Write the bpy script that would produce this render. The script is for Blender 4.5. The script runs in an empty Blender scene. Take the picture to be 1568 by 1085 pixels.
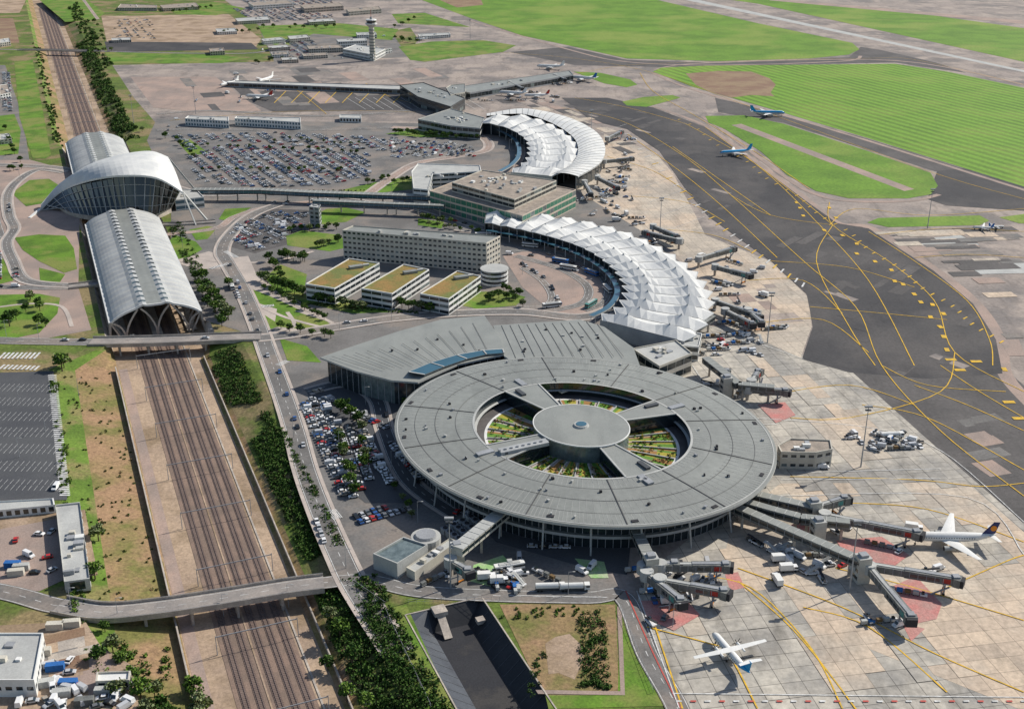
import bpy, math, random
from mathutils import Vector, geometry, noise
R=random.Random(7)
# ---------------------------------------------------------------- survey
# Resection of the aerial camera: 250 m above the airport, tilted 22.74 deg.
# G() turns an aerial-survey reading into metres on the plane z.
F=1770.0; P=math.radians(22.74); CP,SP=math.cos(P),math.sin(P); H=250.0
def G(u,v,z=0.0):
    x=(u-784)/F; y=(v-542.5)/F
    t=(H-z)/(SP+CP*y)
    return Vector((x*t,t*(CP-SP*y),z))
def GL(l,z=0.0): return [G(p[0],p[1],p[2] if len(p)>2 else z) for p in l]
O=Vector((-103.7,378.7)); RD=Vector((-.379,.9254)); RN=Vector((.9254,.379))
def W(s,o,z=0.0):
    p=O+RD*s+RN*o; return Vector((p.x,p.y,z))
def SO(p):
    d=Vector((p[0],p[1]))-O; return d.dot(RD),d.dot(RN)
RA=math.atan2(RD.y,RD.x)
# ---------------------------------------------------------------- materials
def N(nt,t,**k):
    n=nt.nodes.new(t)
    for a,b in k.items(): setattr(n,a,b)
    return n
def mat(name,c1,c2=None,sc=.05,rough=.85,fine=.25,fsc=1.5,metal=0,joint=None,stripe=None,rot=0,bump=0,lo=.4,hi=.6,spec=.3,c3=None,sc3=.01,stain=0):
    m=bpy.data.materials.new(name); m.use_nodes=True; nt=m.node_tree; L=nt.links
    b=nt.nodes['Principled BSDF']; b.inputs['Roughness'].default_value=rough; b.inputs['Metallic'].default_value=metal
    b.inputs['Specular IOR Level'].default_value=spec
    c4=lambda c:(c[0],c[1],c[2],1)
    if c2 is None: c2=tuple(x*.85 for x in c1)
    tc=N(nt,'ShaderNodeTexCoord'); mp=N(nt,'ShaderNodeMapping'); mp.inputs['Rotation'].default_value=(0,0,rot)
    L.new(tc.outputs['Object'],mp.inputs['Vector']); V=mp.outputs['Vector']
    def noi(s,d=6,r=.6,vec=None):
        n=N(nt,'ShaderNodeTexNoise'); n.inputs['Scale'].default_value=s; n.inputs['Detail'].default_value=d; n.inputs['Roughness'].default_value=r
        L.new(vec or V,n.inputs['Vector']); return n.outputs['Fac']
    def rng(f,a,bb,c,d):
        n=N(nt,'ShaderNodeMapRange'); L.new(f,n.inputs[0])
        for i,x in enumerate((a,bb,c,d)): n.inputs[i+1].default_value=x
        return n.outputs[0]
    def mix(f,A,B,mode='MIX'):
        n=N(nt,'ShaderNodeMix',data_type='RGBA',blend_type=mode)
        if hasattr(f,'links'): L.new(f,n.inputs[0])
        else: n.inputs[0].default_value=f
        for i,x in ((6,A),(7,B)):
            if hasattr(x,'links'): L.new(x,n.inputs[i])
            else: n.inputs[i].default_value=c4(x)
        return n.outputs[2]
    col=mix(rng(noi(sc),lo,hi,0,1),c1,c2)
    if c3: col=mix(rng(noi(sc3,4),.48,.6,0,1),col,c3)
    if stain:
        mp2=N(nt,'ShaderNodeMapping'); mp2.inputs['Rotation'].default_value=(0,0,SL); mp2.inputs['Scale'].default_value=(1,.22,1); L.new(tc.outputs['Object'],mp2.inputs['Vector'])
        col=mix(rng(noi(.11,5,.65,mp2.outputs[0]),.52,.72,0,stain),col,tuple(x*.4 for x in c1))
    if stripe:
        w,amt=stripe
        n=N(nt,'ShaderNodeTexWave',wave_type='BANDS',bands_direction='X'); n.inputs['Scale'].default_value=math.pi/10/w; n.inputs['Distortion'].default_value=.6; n.inputs['Detail'].default_value=1
        n.inputs['Detail Scale'].default_value=.3
        L.new(V,n.inputs['Vector'])
        col=mix(rng(n.outputs['Fac'],.3,.7,0,amt),col,tuple(min(1,x*1.6) for x in c1))
    if joint:
        size,w,dark=joint
        n=N(nt,'ShaderNodeTexBrick'); n.offset=0; n.squash=1
        n.inputs['Scale'].default_value=1; n.inputs['Brick Width'].default_value=size; n.inputs['Row Height'].default_value=size
        n.inputs['Mortar Size'].default_value=w; n.inputs['Mortar Smooth'].default_value=0; n.inputs['Bias'].default_value=0
        n.inputs['Color1'].default_value=(.86,.86,.86,1); n.inputs['Color2'].default_value=(1.08,1.07,1.04,1); n.inputs['Mortar'].default_value=(dark,dark,dark,1)
        L.new(V,n.inputs['Vector']); col=mix(1,col,n.outputs['Color'],'MULTIPLY')
    if fine:
        v=rng(noi(fsc,5,.7),.25,.75,1-fine,1+fine)
        cb=N(nt,'ShaderNodeCombineColor')
        for i in range(3): L.new(v,cb.inputs[i])
        col=mix(1,col,cb.outputs[0],'MULTIPLY')
    L.new(col,b.inputs['Base Color'])
    if bump:
        bn=N(nt,'ShaderNodeBump'); bn.inputs['Distance'].default_value=bump; bn.inputs['Strength'].default_value=.8
        L.new(noi(fsc*.7),bn.inputs['Height']); L.new(bn.outputs[0],b.inputs['Normal'])
    return m
SL=math.radians(-10); RR=-(RA-math.pi/2)
M={}
def A(n,*a,**k): M[n]=mat(n,*a,**k)
A('asphalt',(.19,.182,.172),(.14,.134,.127),.04,fine=.28,fsc=.8,c3=(.23,.2,.175),sc3=.03)
A('asphalt_dark',(.050,.049,.052),(.070,.067,.067),.02,fine=.28,fsc=.6,c3=(.092,.085,.082),sc3=.012,stain=.3)
A('asphalt_mid',(.112,.104,.1),(.083,.078,.076),.03,fine=.28,fsc=.5,stain=.4)
A('asphalt_blue_and_shade',(.07,.073,.08),(.09,.093,.097),.03,fine=.28)  # dark bluish asphalt; around the round terminal the blue also paints its shadow
A('asphalt_worn',(.31,.262,.23),(.19,.17,.158),.012,fine=.28,fsc=.4,rot=.3,lo=.42,hi=.58,c3=(.37,.31,.265),sc3=.02,stain=.6)
A('asphalt_pink',(.385,.285,.235),(.28,.225,.195),.03,fine=.28,stain=.3)
A('concrete',(.53,.46,.375),(.42,.37,.31),.02,fine=.28,fsc=.5,joint=(7.5,.10,.45),rot=SL,c3=(.56,.45,.345),sc3=.015,stain=.55)
A('concrete_b',(.48,.445,.385),(.37,.345,.305),.03,fine=.3,fsc=.35,joint=(7.5,.13,.38),rot=SL,c3=(.31,.295,.27),sc3=.03,stain=.8)
A('pavement',(.5,.43,.375),(.4,.35,.31),.06,fine=.2)
A('redzone',(.52,.2,.18),(.43,.25,.22),.1,fine=.35,stain=.35)
A('greenzone',(.3,.5,.2),(.4,.48,.3),.2,fine=.3)
A('grass',(.135,.26,.024),(.095,.195,.017),.02,fine=.38,fsc=.35,c3=(.195,.27,.045),sc3=.006)
A('grass_striped',(.115,.225,.02),(.09,.18,.016),.015,fine=.3,fsc=.3,stripe=(13,.65),rot=RR,c3=(.16,.235,.035),sc3=.009)
A('grass_lawn',(.125,.24,.022),(.078,.155,.015),.05,fine=.42,fsc=1,c3=(.19,.22,.05),sc3=.03)
A('grass_rough',(.12,.17,.028),(.07,.105,.018),.05,fine=.55,fsc=.6,c3=(.24,.185,.09),sc3=.025,bump=.4)
A('grass_green',(.135,.22,.03),(.09,.155,.02),.05,fine=.5,fsc=.8,c3=(.21,.19,.07),sc3=.04,bump=.3)
A('grass_dry',(.27,.185,.09),(.16,.155,.045),.05,fine=.5,fsc=.7,bump=.3,c3=(.31,.195,.11),sc3=.03)
A('dirt',(.44,.325,.225),(.34,.25,.18),.04,fine=.35,fsc=.8,bump=.2,c3=(.27,.195,.125),sc3=.03)
A('dirt_brown',(.22,.135,.09),(.28,.2,.12),.03,fine=.35)
A('ballast',(.25,.175,.135),(.19,.14,.11),.1,fine=.4,fsc=2)
A('ballast_dark',(.14,.098,.082),(.18,.13,.108),.15,fine=.4,fsc=2)
A('sleeper',(.22,.17,.145))
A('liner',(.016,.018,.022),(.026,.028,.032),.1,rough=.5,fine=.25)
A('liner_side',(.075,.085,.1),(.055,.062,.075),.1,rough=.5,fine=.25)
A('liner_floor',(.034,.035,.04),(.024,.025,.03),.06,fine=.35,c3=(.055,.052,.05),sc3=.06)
A('concwall',(.5,.44,.37),(.35,.31,.27),.15,fine=.3)
A('deck',(.32,.285,.255),(.24,.22,.205),.08,fine=.25)
A('roof_grey',(.265,.275,.252),(.225,.233,.215),.03,rough=.5,fine=.14,fsc=.3,spec=.4,stain=.25)
A('roof_grey2',(.285,.295,.272),(.245,.255,.237),.05,rough=.5,fine=.14,stain=.25)
A('roof_seam',(.1,.1,.1))
A('roof_light',(.46,.465,.44),(.38,.385,.37),.08,fine=.18)
A('roof_gravel',(.36,.305,.25),(.25,.215,.18),.2,fine=.35)
A('roof_brown',(.29,.18,.06),(.2,.17,.05),.08,fine=.4,fsc=1,c3=(.15,.17,.05),sc3=.07)
A('white',(.76,.755,.72),(.66,.665,.64),.1,rough=.6,fine=.1)
A('tent',(.67,.67,.64),(.56,.57,.56),.08,rough=.6,fine=.12)
A('tent_grey',(.44,.45,.44),(.36,.37,.37),.08,rough=.55,fine=.12)
A('wall_grey',(.57,.54,.46),(.47,.445,.385),.1,fine=.15)
A('wall_beige',(.58,.49,.4),(.5,.43,.36),.1,fine=.15)
A('glass',(.02,.03,.035),rough=.12,fine=0,spec=.8)
A('glass_blue',(.05,.13,.18),rough=.15,fine=0,spec=.8)
A('glass_green',(.05,.2,.13),rough=.2,fine=0,spec=.7)
A('glass_pale',(.16,.2,.2),(.1,.13,.13),.3,rough=.2,spec=.7)  # paler grey-teal glass colour
A('steel',(.33,.34,.35),rough=.4)
A('steel_dark',(.08,.085,.09),rough=.5)
A('jet_grey',(.2,.205,.19),(.13,.135,.13),.3,rough=.5)
A('red',(.42,.05,.035)); A('orange',(.7,.25,.03)); A('blue',(.03,.14,.4)); A('teal',(.1,.3,.27))
A('line_white',(.7,.7,.68),(.45,.45,.43),.5,fine=.25); A('line_yellow',(.75,.45,.03),(.5,.34,.06),.3,fine=.25); A('line_red',(.5,.1,.08))
A('trunk',(.09,.06,.04)); A('rail',(.16,.12,.11),rough=.4)
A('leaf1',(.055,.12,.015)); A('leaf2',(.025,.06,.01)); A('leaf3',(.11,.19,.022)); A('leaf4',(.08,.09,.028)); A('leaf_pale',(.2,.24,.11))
A('bush_brown',(.17,.11,.05)); A('tyre',(.02,.02,.02))
A('plant_y',(.38,.33,.05)); A('plant_o',(.33,.18,.06)); A('plant_g',(.12,.25,.035)); A('plant_t',(.3,.27,.2))
A('vent',(.04,.04,.045)); A('stripe_blue',(.02,.3,.6),rough=.3); A('lh_blue',(.02,.03,.12),rough=.3)
# ---------------------------------------------------------------- mesh builder
COL=bpy.context.scene.collection
class MB:
    def __init__(s,name): s.n=name; s.v=[]; s.f=[]; s.mi=[]; s.ms=[]
    def k(s,m):
        if m not in s.ms: s.ms.append(m)
        return s.ms.index(m)
    def add(s,vs,fs,m):
        b=len(s.v); s.v+= [tuple(x) for x in vs]; k=s.k(m)
        for f in fs: s.f.append([i+b for i in f]); s.mi.append(k)
    def face(s,vs,m): s.add(vs,[list(range(len(vs)))],m)
    def flat(s,pts,z,m):
        pts=[Vector((p[0],p[1],z)) for p in pts]
        s.add(pts,[list(t) for t in geometry.tessellate_polygon([pts])],m)
    def prism(s,pts,z0,z1,side,top,bottom=False):
        n=len(pts)
        for i in range(n):
            a=pts[i]; b=pts[(i+1)%n]
            s.face([(a[0],a[1],z0),(b[0],b[1],z0),(b[0],b[1],z1),(a[0],a[1],z1)],side)
        s.flat(pts,z1,top)
        if bottom: s.flat(pts,z0,side)
    def box(s,c,dx,dy,dz,m,rot=0,top=None,zc=False):
        ca,sa=math.cos(rot),math.sin(rot); z0=c[2]-(dz/2 if zc else 0)
        p=[(c[0]+x*ca-y*sa,c[1]+x*sa+y*ca) for x,y in ((-dx/2,-dy/2),(dx/2,-dy/2),(dx/2,dy/2),(-dx/2,dy/2))]
        s.prism(p,z0,z0+dz,m,top or m,True)
    def cyl(s,a,b,r0,r1,n,m,cap=True):
        a=Vector(a); b=Vector(b); d=(b-a).normalized(); x=d.orthogonal().normalized(); y=d.cross(x)
        v=[]
        for p,r in ((a,r0),(b,r1)):
            for i in range(n):
                t=2*math.pi*i/n; v.append(p+(x*math.cos(t)+y*math.sin(t))*r)
        f=[[i,(i+1)%n,n+(i+1)%n,n+i] for i in range(n)]
        if cap: f+= [list(range(n))[::-1],list(range(n,2*n))]
        s.add(v,f,m)
    def beam(s,a,b,w,h,m):
        a=Vector(a); b=Vector(b); d=(b-a); d=d.normalized(); up=Vector((0,0,1))
        x=d.cross(up)
        if x.length<.01: x=Vector((1,0,0))
        x.normalize(); y=x.cross(d).normalized()
        v=[p+x*i*w/2+y*j*h/2 for p in (a,b) for i,j in ((-1,-1),(1,-1),(1,1),(-1,1))]
        s.add(v,[[0,1,2,3],[7,6,5,4],[0,4,5,1],[1,5,6,2],[2,6,7,3],[3,7,4,0]],m)
    def loft(s,rows,m,closed=False,mf=None):
        nr=len(rows); nc=len(rows[0]); b=len(s.v)
        for r in rows: s.v+=[tuple(p) for p in r]
        for i in range(nr-1):
            for j in range(nc if closed else nc-1):
                j2=(j+1)%nc
                s.f.append([b+i*nc+j,b+i*nc+j2,b+(i+1)*nc+j2,b+(i+1)*nc+j]); s.mi.append(s.k(mf(i,j) if mf else m))
    def mesh(s):
        me=bpy.data.meshes.new(s.n); me.from_pydata(s.v,[],s.f)
        for m in s.ms: me.materials.append(M[m])
        me.polygons.foreach_set('material_index',s.mi); me.update(); return me
    def obj(s,smooth=False,loc=None):
        o=bpy.data.objects.new(s.n,s.mesh()); COL.objects.link(o)
        if smooth:
            for p in o.data.polygons: p.use_smooth=True
        if loc: o.location=loc
        return o
def inst(name,me,loc,rot=0,sc=1.0):
    o=bpy.data.objects.new(name,me); COL.objects.link(o); o.location=loc; o.rotation_euler=(0,0,rot); o.scale=(sc,sc,sc); return o
CNT=[0,0]
def sheet(name,pts,lv,m,raw=False):
    CNT[0]+=1
    b=MB(name); b.flat(pts if raw else GL(pts),.03*lv+.003*(CNT[0]%9),m); return b.obj()
def smooth(pts,n=6):
    out=[]; q=[pts[0]]+list(pts)+[pts[-1]]
    for i in range(1,len(q)-2):
        for j in range(n):
            t=j/n; a,b,c,d=q[i-1],q[i],q[i+1],q[i+2]
            out.append(.5*((2*b)+(c-a)*t+(2*a-5*b+4*c-d)*t*t+(3*b-a-3*c+d)*t**3))
    out.append(q[-2]); return out
def offs(pl,o):
    r=[]
    for i,p in enumerate(pl):
        a=pl[max(i-1,0)]; b=pl[min(i+1,len(pl)-1)]; d=(b-a); d.z=0; d.normalize()
        r.append(p+Vector((d.y,-d.x,0))*o)
    return r
def ribbon(b,pl,w0,w1,z,m):
    a=offs(pl,w0); c=offs(pl,w1)
    for r in (a,c):
        for p in r: p.z=z
    b.loft([a,c],m)
def resample(pl,step):
    out=[pl[0].copy()]; acc=0
    for i in range(len(pl)-1):
        a,b=pl[i],pl[i+1]; L=(b-a).length; p=0
        while acc+L-p>=step:
            p+=step-acc; acc=0; out.append(a.lerp(b,p/L))
        acc+=L-p
    return out
def dash(b,pl,on,off,w,z,m):
    q=resample(pl,on/2); per=int(round((on+off)/(on/2)))
    for i in range(0,len(q)-2,per): ribbon(b,q[i:i+3],-w/2,w/2,z,m)
def road(name,pts,w,lv=6,m='asphalt',edge=True,centre=True,kerb=False,n=6):
    CNT[1]+=1
    pl=smooth(GL(pts),n); b=MB(name); z=.03*lv+.0035*(CNT[1]%9)
    ribbon(b,pl,-w/2,w/2,z,m)
    if edge:
        for s in (-1,1): ribbon(b,pl,s*(w/2-.5)-.12,s*(w/2-.5)+.12,z+.012,'line_white')
    if centre: dash(b,pl,3,4.5,.22,z+.012,'line_white')
    if kerb:
        for s in (-1,1):
            a=s*w/2; ribbon(b,pl,a,a+s*1.6,z+.1,'pavement')
            x=offs(pl,a); lo=[Vector((p.x,p.y,z-.02)) for p in x]; hi=[Vector((p.x,p.y,z+.1)) for p in x]; b.loft([lo,hi],'pavement')
    b.obj(); return pl
LC_=[0]
def line(b,pts,w,lv,m,n=6):
    LC_[0]+=1
    pl=smooth(GL(pts),n) if len(pts)>2 else GL(pts)
    ribbon(b,pl,-w/2,w/2,.03*lv+.0037*(LC_[0]%8),m)
def inside(p,poly):
    c=False; n=len(poly)
    for i in range(n):
        a,b_=poly[i],poly[(i+1)%n]
        if (a.y>p.y)!=(b_.y>p.y) and p.x<(b_.x-a.x)*(p.y-a.y)/(b_.y-a.y)+a.x: c=not c
    return c
PR=random.Random(99)
def patches(poly,n,ang,lr,wr,mats,lv=6.4,snap=0,name='pavement_repair'):
    P2=GL(poly); xs=[p.x for p in P2]; ys=[p.y for p in P2]; b=MB(name); k=0; tries=0
    d=Vector((math.cos(ang),math.sin(ang),0)); e=Vector((-d.y,d.x,0))
    while k<n and tries<n*30:
        tries+=1
        p=Vector((PR.uniform(min(xs),max(xs)),PR.uniform(min(ys),max(ys)),0)); l=PR.uniform(*lr); w=PR.uniform(*wr)
        if snap:
            l=max(1,round(l/snap))*snap; w=max(1,round(w/snap))*snap; a_,b_=p.dot(d),p.dot(e); a_=round(a_/snap)*snap; b_=round(b_/snap)*snap; p=d*a_+e*b_
        q=[p,p+d*l,p+d*l+e*w,p+e*w]
        if all(inside(x,P2) for x in q):
            z=.03*lv+.0021*k
            b.face([(x.x,x.y,z) for x in q],PR.choice(mats)); k+=1
    b.obj()
# ---------------------------------------------------------------- ground sheet
def keycols(s):
    A_=[(-62,0),(-49,-2.6),(-34,-5.5),(-27,-7),(18,-7),(23,-5),(42,0)]
    B_=[(-30,0),(-29,-1.5),(-28,-3),(-27,-7),(27,-7),(28,-3),(30,0)]
    C_=[(-36,0),(-31,-2.5),(-26,-5),(-22,-7),(20,-7),(26,-5),(40,0)]
    def lp(a,b,t): return [(x[0]+(y[0]-x[0])*t,x[1]+(y[1]-x[1])*t) for x,y in zip(a,b)]
    if s<238: return A_
    if s<262: return lp(A_,B_,(s-238)/24)
    if s<815: return B_
    if s<840: return lp(B_,C_,(s-815)/25)
    return C_
def hz(x,y):
    s,o=SO((x,y)); k=keycols(s)
    if k[0][0]<o<k[-1][0]:
        for a,b in zip(k,k[1:]):
            if a[0]<=o<=b[0]: return a[1]+(b[1]-a[1])*(o-a[0])/(b[0]-a[0])
    if 50<o<79 and -170<s<-50:
        return -6*min(1,min(o-50,79-o,-50-s)/6)
    return 0.0
rows=[-420,-330,-250,-200,-170,-160]+list(range(-150,-60,10))+[-56,-50,-45]+list(range(-40,238,9))+[238,250,262]+list(range(280,815,30))+[815,840]+list(range(870,1300,40))+[1400,1600,2000,2600,3600,6000,12000]
LC=[-9000,-4000,-2000,-1000,-500,-250,-120,-80]; RC=[50,58,72,79,110,200,400,800,1500,3000,7000,12000]
g=MB('ground')
grid=[[W(s,o,0) for o in LC]+[W(s,o,z) for o,z in keycols(s)]+[W(s,o,0) for o in RC] for s in rows]
for i,s in enumerate(rows):
    for j,o in enumerate(RC):
        if o in (58,72): grid[i][15+j].z=-6 if -165<s<-53 else 0
def gm(i,j):
    s=rows[i]
    if j<8: return 'grass_rough'
    if j<14:
        if s>=262 and s<815: return 'dirt' if j==11 else 'concwall'
        return {8:'grass_green',9:'grass_dry',10:'grass_dry',11:'dirt',12:'grass_dry',13:'grass_rough'}[j]
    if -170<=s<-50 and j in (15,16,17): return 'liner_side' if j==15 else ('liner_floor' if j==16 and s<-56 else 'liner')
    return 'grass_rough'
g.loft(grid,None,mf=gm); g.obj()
b=MB('basin_structure')
b.box(W(-52,62,-.8),5,5,1.6,'concwall',RA); b.beam(W(-54,62,-1.2),W(-62,62,-5.6),3,.5,'concwall'); b.box(W(-60,75,-3.2),3,3,1.5,'concwall',RA)
for s in range(-164,-54,5): b.beam(W(s,50.6,-.4),W(s,57.8,-5.8),.18,.08,'steel_dark')
for s in range(-164,-54,5): b.beam(W(s,78.4,-.4),W(s,72.3,-5.8),.18,.08,'steel_dark')
b.beam(W(-170,49.6,.15),W(-50,49.6,.15),.5,.3,'concwall'); b.beam(W(-50,49.6,.15),W(-50,79.4,.15),.5,.3,'concwall'); b.beam(W(-50,79.4,.15),W(-170,79.4,.15),.5,.3,'concwall')
b.obj()
# ---------------------------------------------------------------- railway
b=MB('railway_track')
S0,S1=-300,2200
TR=[-12,-7.3,-1.5,3.2,7.8]
b.loft([[W(S0,-15,-6.9),W(S1,-15,-6.9)],[W(S0,10.5,-6.9),W(S1,10.5,-6.9)]],'ballast')
for o in TR:
    b.loft([[W(S0,o-1.3,-6.8),W(S1,o-1.3,-6.8)],[W(S0,o+1.3,-6.8),W(S1,o+1.3,-6.8)]],'ballast_dark')
    for d in (-.72,.72): b.beam(W(S0,o+d,-6.65),W(S1,o+d,-6.65),.15,.17,'rail')
    for s in range(-150,260):
        b.beam(W(s,o-1.25,-6.76),W(s,o+1.25,-6.76),.28,.1,'sleeper')
b.beam(W(S0,-4.3,-6.85),W(S1,-4.3,-6.85),.6,.2,'dirt'); b.beam(W(S0,11.8,-6.85),W(S1,11.8,-6.85),.7,.2,'concwall')
b.obj()
b=MB('retaining_wall')
b.beam(W(-200,-28,-5.2),W(238,-28,-5.2),.6,2.6,'concwall')
b.beam(W(-200,20,-5.8),W(238,20,-5.8),.5,2.0,'concwall'); b.obj()
b=MB('service_track')
b.loft([[W(-200,-26.5,-6.95),W(240,-26.5,-6.95)],[W(-200,-22,-6.95),W(240,-22,-6.95)]],'asphalt_pink'); b.obj()
for s in list(range(-130,240,46))+list(range(870,1500,60)):
    b=MB('catenary_mast')
    for o in (-16.5,12.6): b.cyl(W(s,o,-7),W(s,o,1.2),.2,.14,6,'steel')
    b.beam(W(s,-16.5,.6),W(s,12.6,.6),.22,.35,'steel')
    for o in TR: b.cyl(W(s,o,.5),W(s,o,-1.0),.06,.06,4,'steel')
    b.obj()
# ---------------------------------------------------------------- pavement regions
sheet('airside_apron',[(172,100),(205,150),(240,190),(440,200),(640,190),(740,195),(900,280),(960,335),(1070,430),(1050,520),(1000,540),(960,700),(900,830),(955,915),(975,925),(1030,1085),(1060,1250),(1900,1250),(1900,-60),(520,-60),(600,0),(640,60),(625,88),(400,95)],1,'asphalt_worn')
sheet('landside_paving',[(240,182),(640,189),(745,192),(905,280),(965,335),(1075,430),(1055,520),(1005,540),(985,700),(905,828),(955,912),(700,915),(545,900),(525,850),(470,730),(448,650),(400,530),(395,515),(312,490),(300,470),(262,365),(262,300),(225,215)],2,'asphalt')
sheet('concrete_apron',[(1040,575),(1075,500),(1120,500),(1235,545),(1292,558),(1440,690),(1700,915),(1900,1250),(1060,1250),(1035,1085),(975,925),(985,880),(1100,790),(1150,720),(1130,640)],3,'concrete_b')
sheet('concrete_apron',[(1195,740),(1480,738),(1700,930),(1700,1085),(1560,1085),(1100,900),(1120,800)],4,'concrete')
sheet('concrete_apron',[(1085,440),(1180,400),(1238,455),(1243,500),(1226,548),(1120,500),(1085,480)],4,'concrete')
sheet('concrete_apron',[(925,205),(1005,235),(1030,265),(1060,320),(1080,360),(1180,400),(1085,440),(1030,385),(960,340),(880,290),(920,250)],3,'concrete')
TAX=[(905,185),(960,198),(1010,232),(1050,290),(1085,332),(1180,400),(1235,450),(1245,500),(1228,550),(1300,570),(1420,580),(1535,572),(1525,520),(1490,465),(1430,415),(1330,350),(1282,342),(1230,305),(1150,245),(1080,195),(1000,165),(930,150),(860,150)]
sheet('taxiway',TAX,5,'asphalt_dark')
sheet('taxiway',[(1290,556),(1530,558),(1568,590),(1900,800),(1700,915),(1440,690)],4,'asphalt_mid')
sheet('taxiway',[(1390,595),(1568,640),(1900,730),(1800,900),(1568,765),(1500,735)],4.5,'asphalt_worn')
sheet('taxiway',[(1435,262),(1475,258),(1600,290),(1600,325),(1450,315),(1420,305)],5,'asphalt_dark')
sheet('taxiway',[(870,72),(960,92),(1100,97),(1300,88),(1318,72),(1400,85),(1480,112),(1370,96),(1010,103),(880,100),(780,80)],4,'asphalt_mid')
sheet('taxiway',[(1095,150),(1160,165),(1330,213),(1568,288),(1600,300),(1430,262),(1200,188),(1100,172)],4,'asphalt_mid')
sheet('taxiway_patch',[(1395,368),(1470,360),(1500,375),(1430,385)],6,'roof_light')
sheet('taxiway_patch',[(1480,405),(1600,402),(1600,418),(1500,420)],6,'roof_light')
sheet('taxiway_patch',[(1530,520),(1560,520),(1570,545),(1545,545)],6,'asphalt_pink')
sheet('apron_old',[(190,112),(380,105),(600,100),(780,85),(830,98),(700,120),(400,122),(380,150),(330,165),(230,165)],4,'asphalt_worn')
sheet('apron_old',[(200,118),(330,118),(400,170),(300,172),(235,165)],5,'asphalt_pink')
sheet('apron_old',[(400,140),(610,142),(640,168),(420,172),(380,155)],5,'asphalt_mid')
sheet('runway',[(985,-12),(1060,-8),(1160,8),(1568,98),(1900,170),(1900,205),(1568,127),(1310,68),(1010,2)],5,'asphalt_worn')
sheet('runway_edge',[(1020,-6),(1040,-6),(1568,108),(1900,180),(1900,184),(1568,111)],6,'roof_light')
b=MB('taxiway_shoulder')
line(b,[(1150,243),(1230,303),(1282,342),(1335,350),(1432,414),(1493,464),(1530,520),(1540,575),(1600,640)],8,5.3,'asphalt_pink')
line(b,[(1000,163),(1080,193),(1150,243)],5,5.3,'asphalt_pink')
line(b,[(1318,86),(1290,94),(1100,100),(960,95),(870,76),(720,32)],5,5.3,'asphalt_pink')
line(b,[(1000,113),(1060,137),(1190,174),(1330,216),(1568,291),(1700,330)],5,5.3,'asphalt_pink')
line(b,[(1075,178),(1110,202),(1205,273),(1250,298),(1300,308),(1392,308),(1438,298)],5,5.3,'asphalt_pink')
line(b,[(1001,107),(1080,97),(1370,93),(1568,130)],5,5.3,'asphalt_pink')
b.obj()
patches(TAX,46,.9,(8,40),(4,12),['asphalt_mid','asphalt_dark','asphalt_mid'],6.3)
patches(TAX,10,2.2,(10,24),(4,7),['asphalt_mid','asphalt_worn'],7.0)
patches([(1330,355),(1568,345),(1600,600),(1545,560),(1500,450)],34,.1,(10,60),(5,14),['asphalt_mid','asphalt_pink','concrete','asphalt'],6.4)
patches([(1075,510),(1235,548),(1440,690),(1568,800),(1568,1085),(1060,1085),(985,920),(1180,740),(1190,640)],60,math.radians(100),(7,38),(7,16),['concrete','concrete_b','concrete_b','concrete_b','concrete','concrete'],5.1,7.5)
patches([(200,110),(620,96),(700,110),(700,160),(300,172)],30,RA,(15,80),(8,30),['asphalt_mid','asphalt_pink','asphalt'],6.2)
patches([(720,150),(860,150),(1000,230),(960,290),(925,210),(800,165)],24,RA,(10,50),(6,18),['asphalt_mid','asphalt_pink','concrete'],6.2)
patches([(1400,590),(1568,640),(1568,760),(1500,735)],12,.3,(10,40),(6,14),['asphalt_mid','asphalt_pink','asphalt'],5.6)
patches([(1085,470),(1150,420),(1200,420),(1240,470),(1225,540),(1130,500)],14,math.radians(100),(7,22),(7,15),['asphalt_pink','concrete','asphalt_worn'],5.3,7.5)
# grass
sheet('airfield_grass',[(520,-60),(985,-14),(1005,0),(1160,36),(1305,66),(1316,76),(1300,84),(1240,90),(1100,94),(960,90),(880,72),(800,55),(720,28),(650,2)],6,'grass')
sheet('airfield_grass',[(1000,110),(1012,104),(1080,101),(1370,98),(1450,110),(1568,135),(1900,210),(1900,385),(1568,286),(1330,212),(1190,170),(1060,133)],6,'grass_striped')
sheet('airfield_grass',[(1060,-8),(1180,0),(1400,20),(1900,90),(1900,168),(1568,95),(1160,6)],6,'grass')
sheet('airfield_grass',[(1080,178),(1140,177),(1200,190),(1330,232),(1425,265),(1436,285),(1425,298),(1390,304),(1300,304),(1250,293),(1205,268),(1165,232),(1110,198),(1085,188)],7,'grass')
sheet('airfield_grass',[(878,110),(920,112),(965,122),(976,130),(960,134),(925,128)],6,'grass')
sheet('airfield_grass',[(953,156),(985,149),(1030,146),(1042,150),(1020,156),(990,164),(960,162)],6,'grass')
sheet('airfield_grass',[(1328,341),(1345,334),(1500,330),(1515,338),(1500,345),(1360,348)],6,'grass')
sheet('airfield_grass',[(1530,333),(1568,328),(1700,335),(1700,350),(1560,342)],6,'grass')
sheet('bare_earth',[(1050,113),(1100,109),(1150,110),(1178,120),(1188,130),(1180,142),(1186,148),(1150,146),(1120,150),(1085,140),(1065,130)],7,'dirt_brown')
sheet('bare_earth',[(672,0),(735,-4),(740,8),(700,12)],7,'dirt_brown')
sheet('airfield_path',GL([(1120,192),(1135,190),(1400,290),(1385,293)]),8,'asphalt_pink',True)
sheet('perimeter_road',[(1180,-2),(1568,32),(1900,60),(1900,64),(1568,37),(1178,1)],7,'asphalt_pink')
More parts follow.
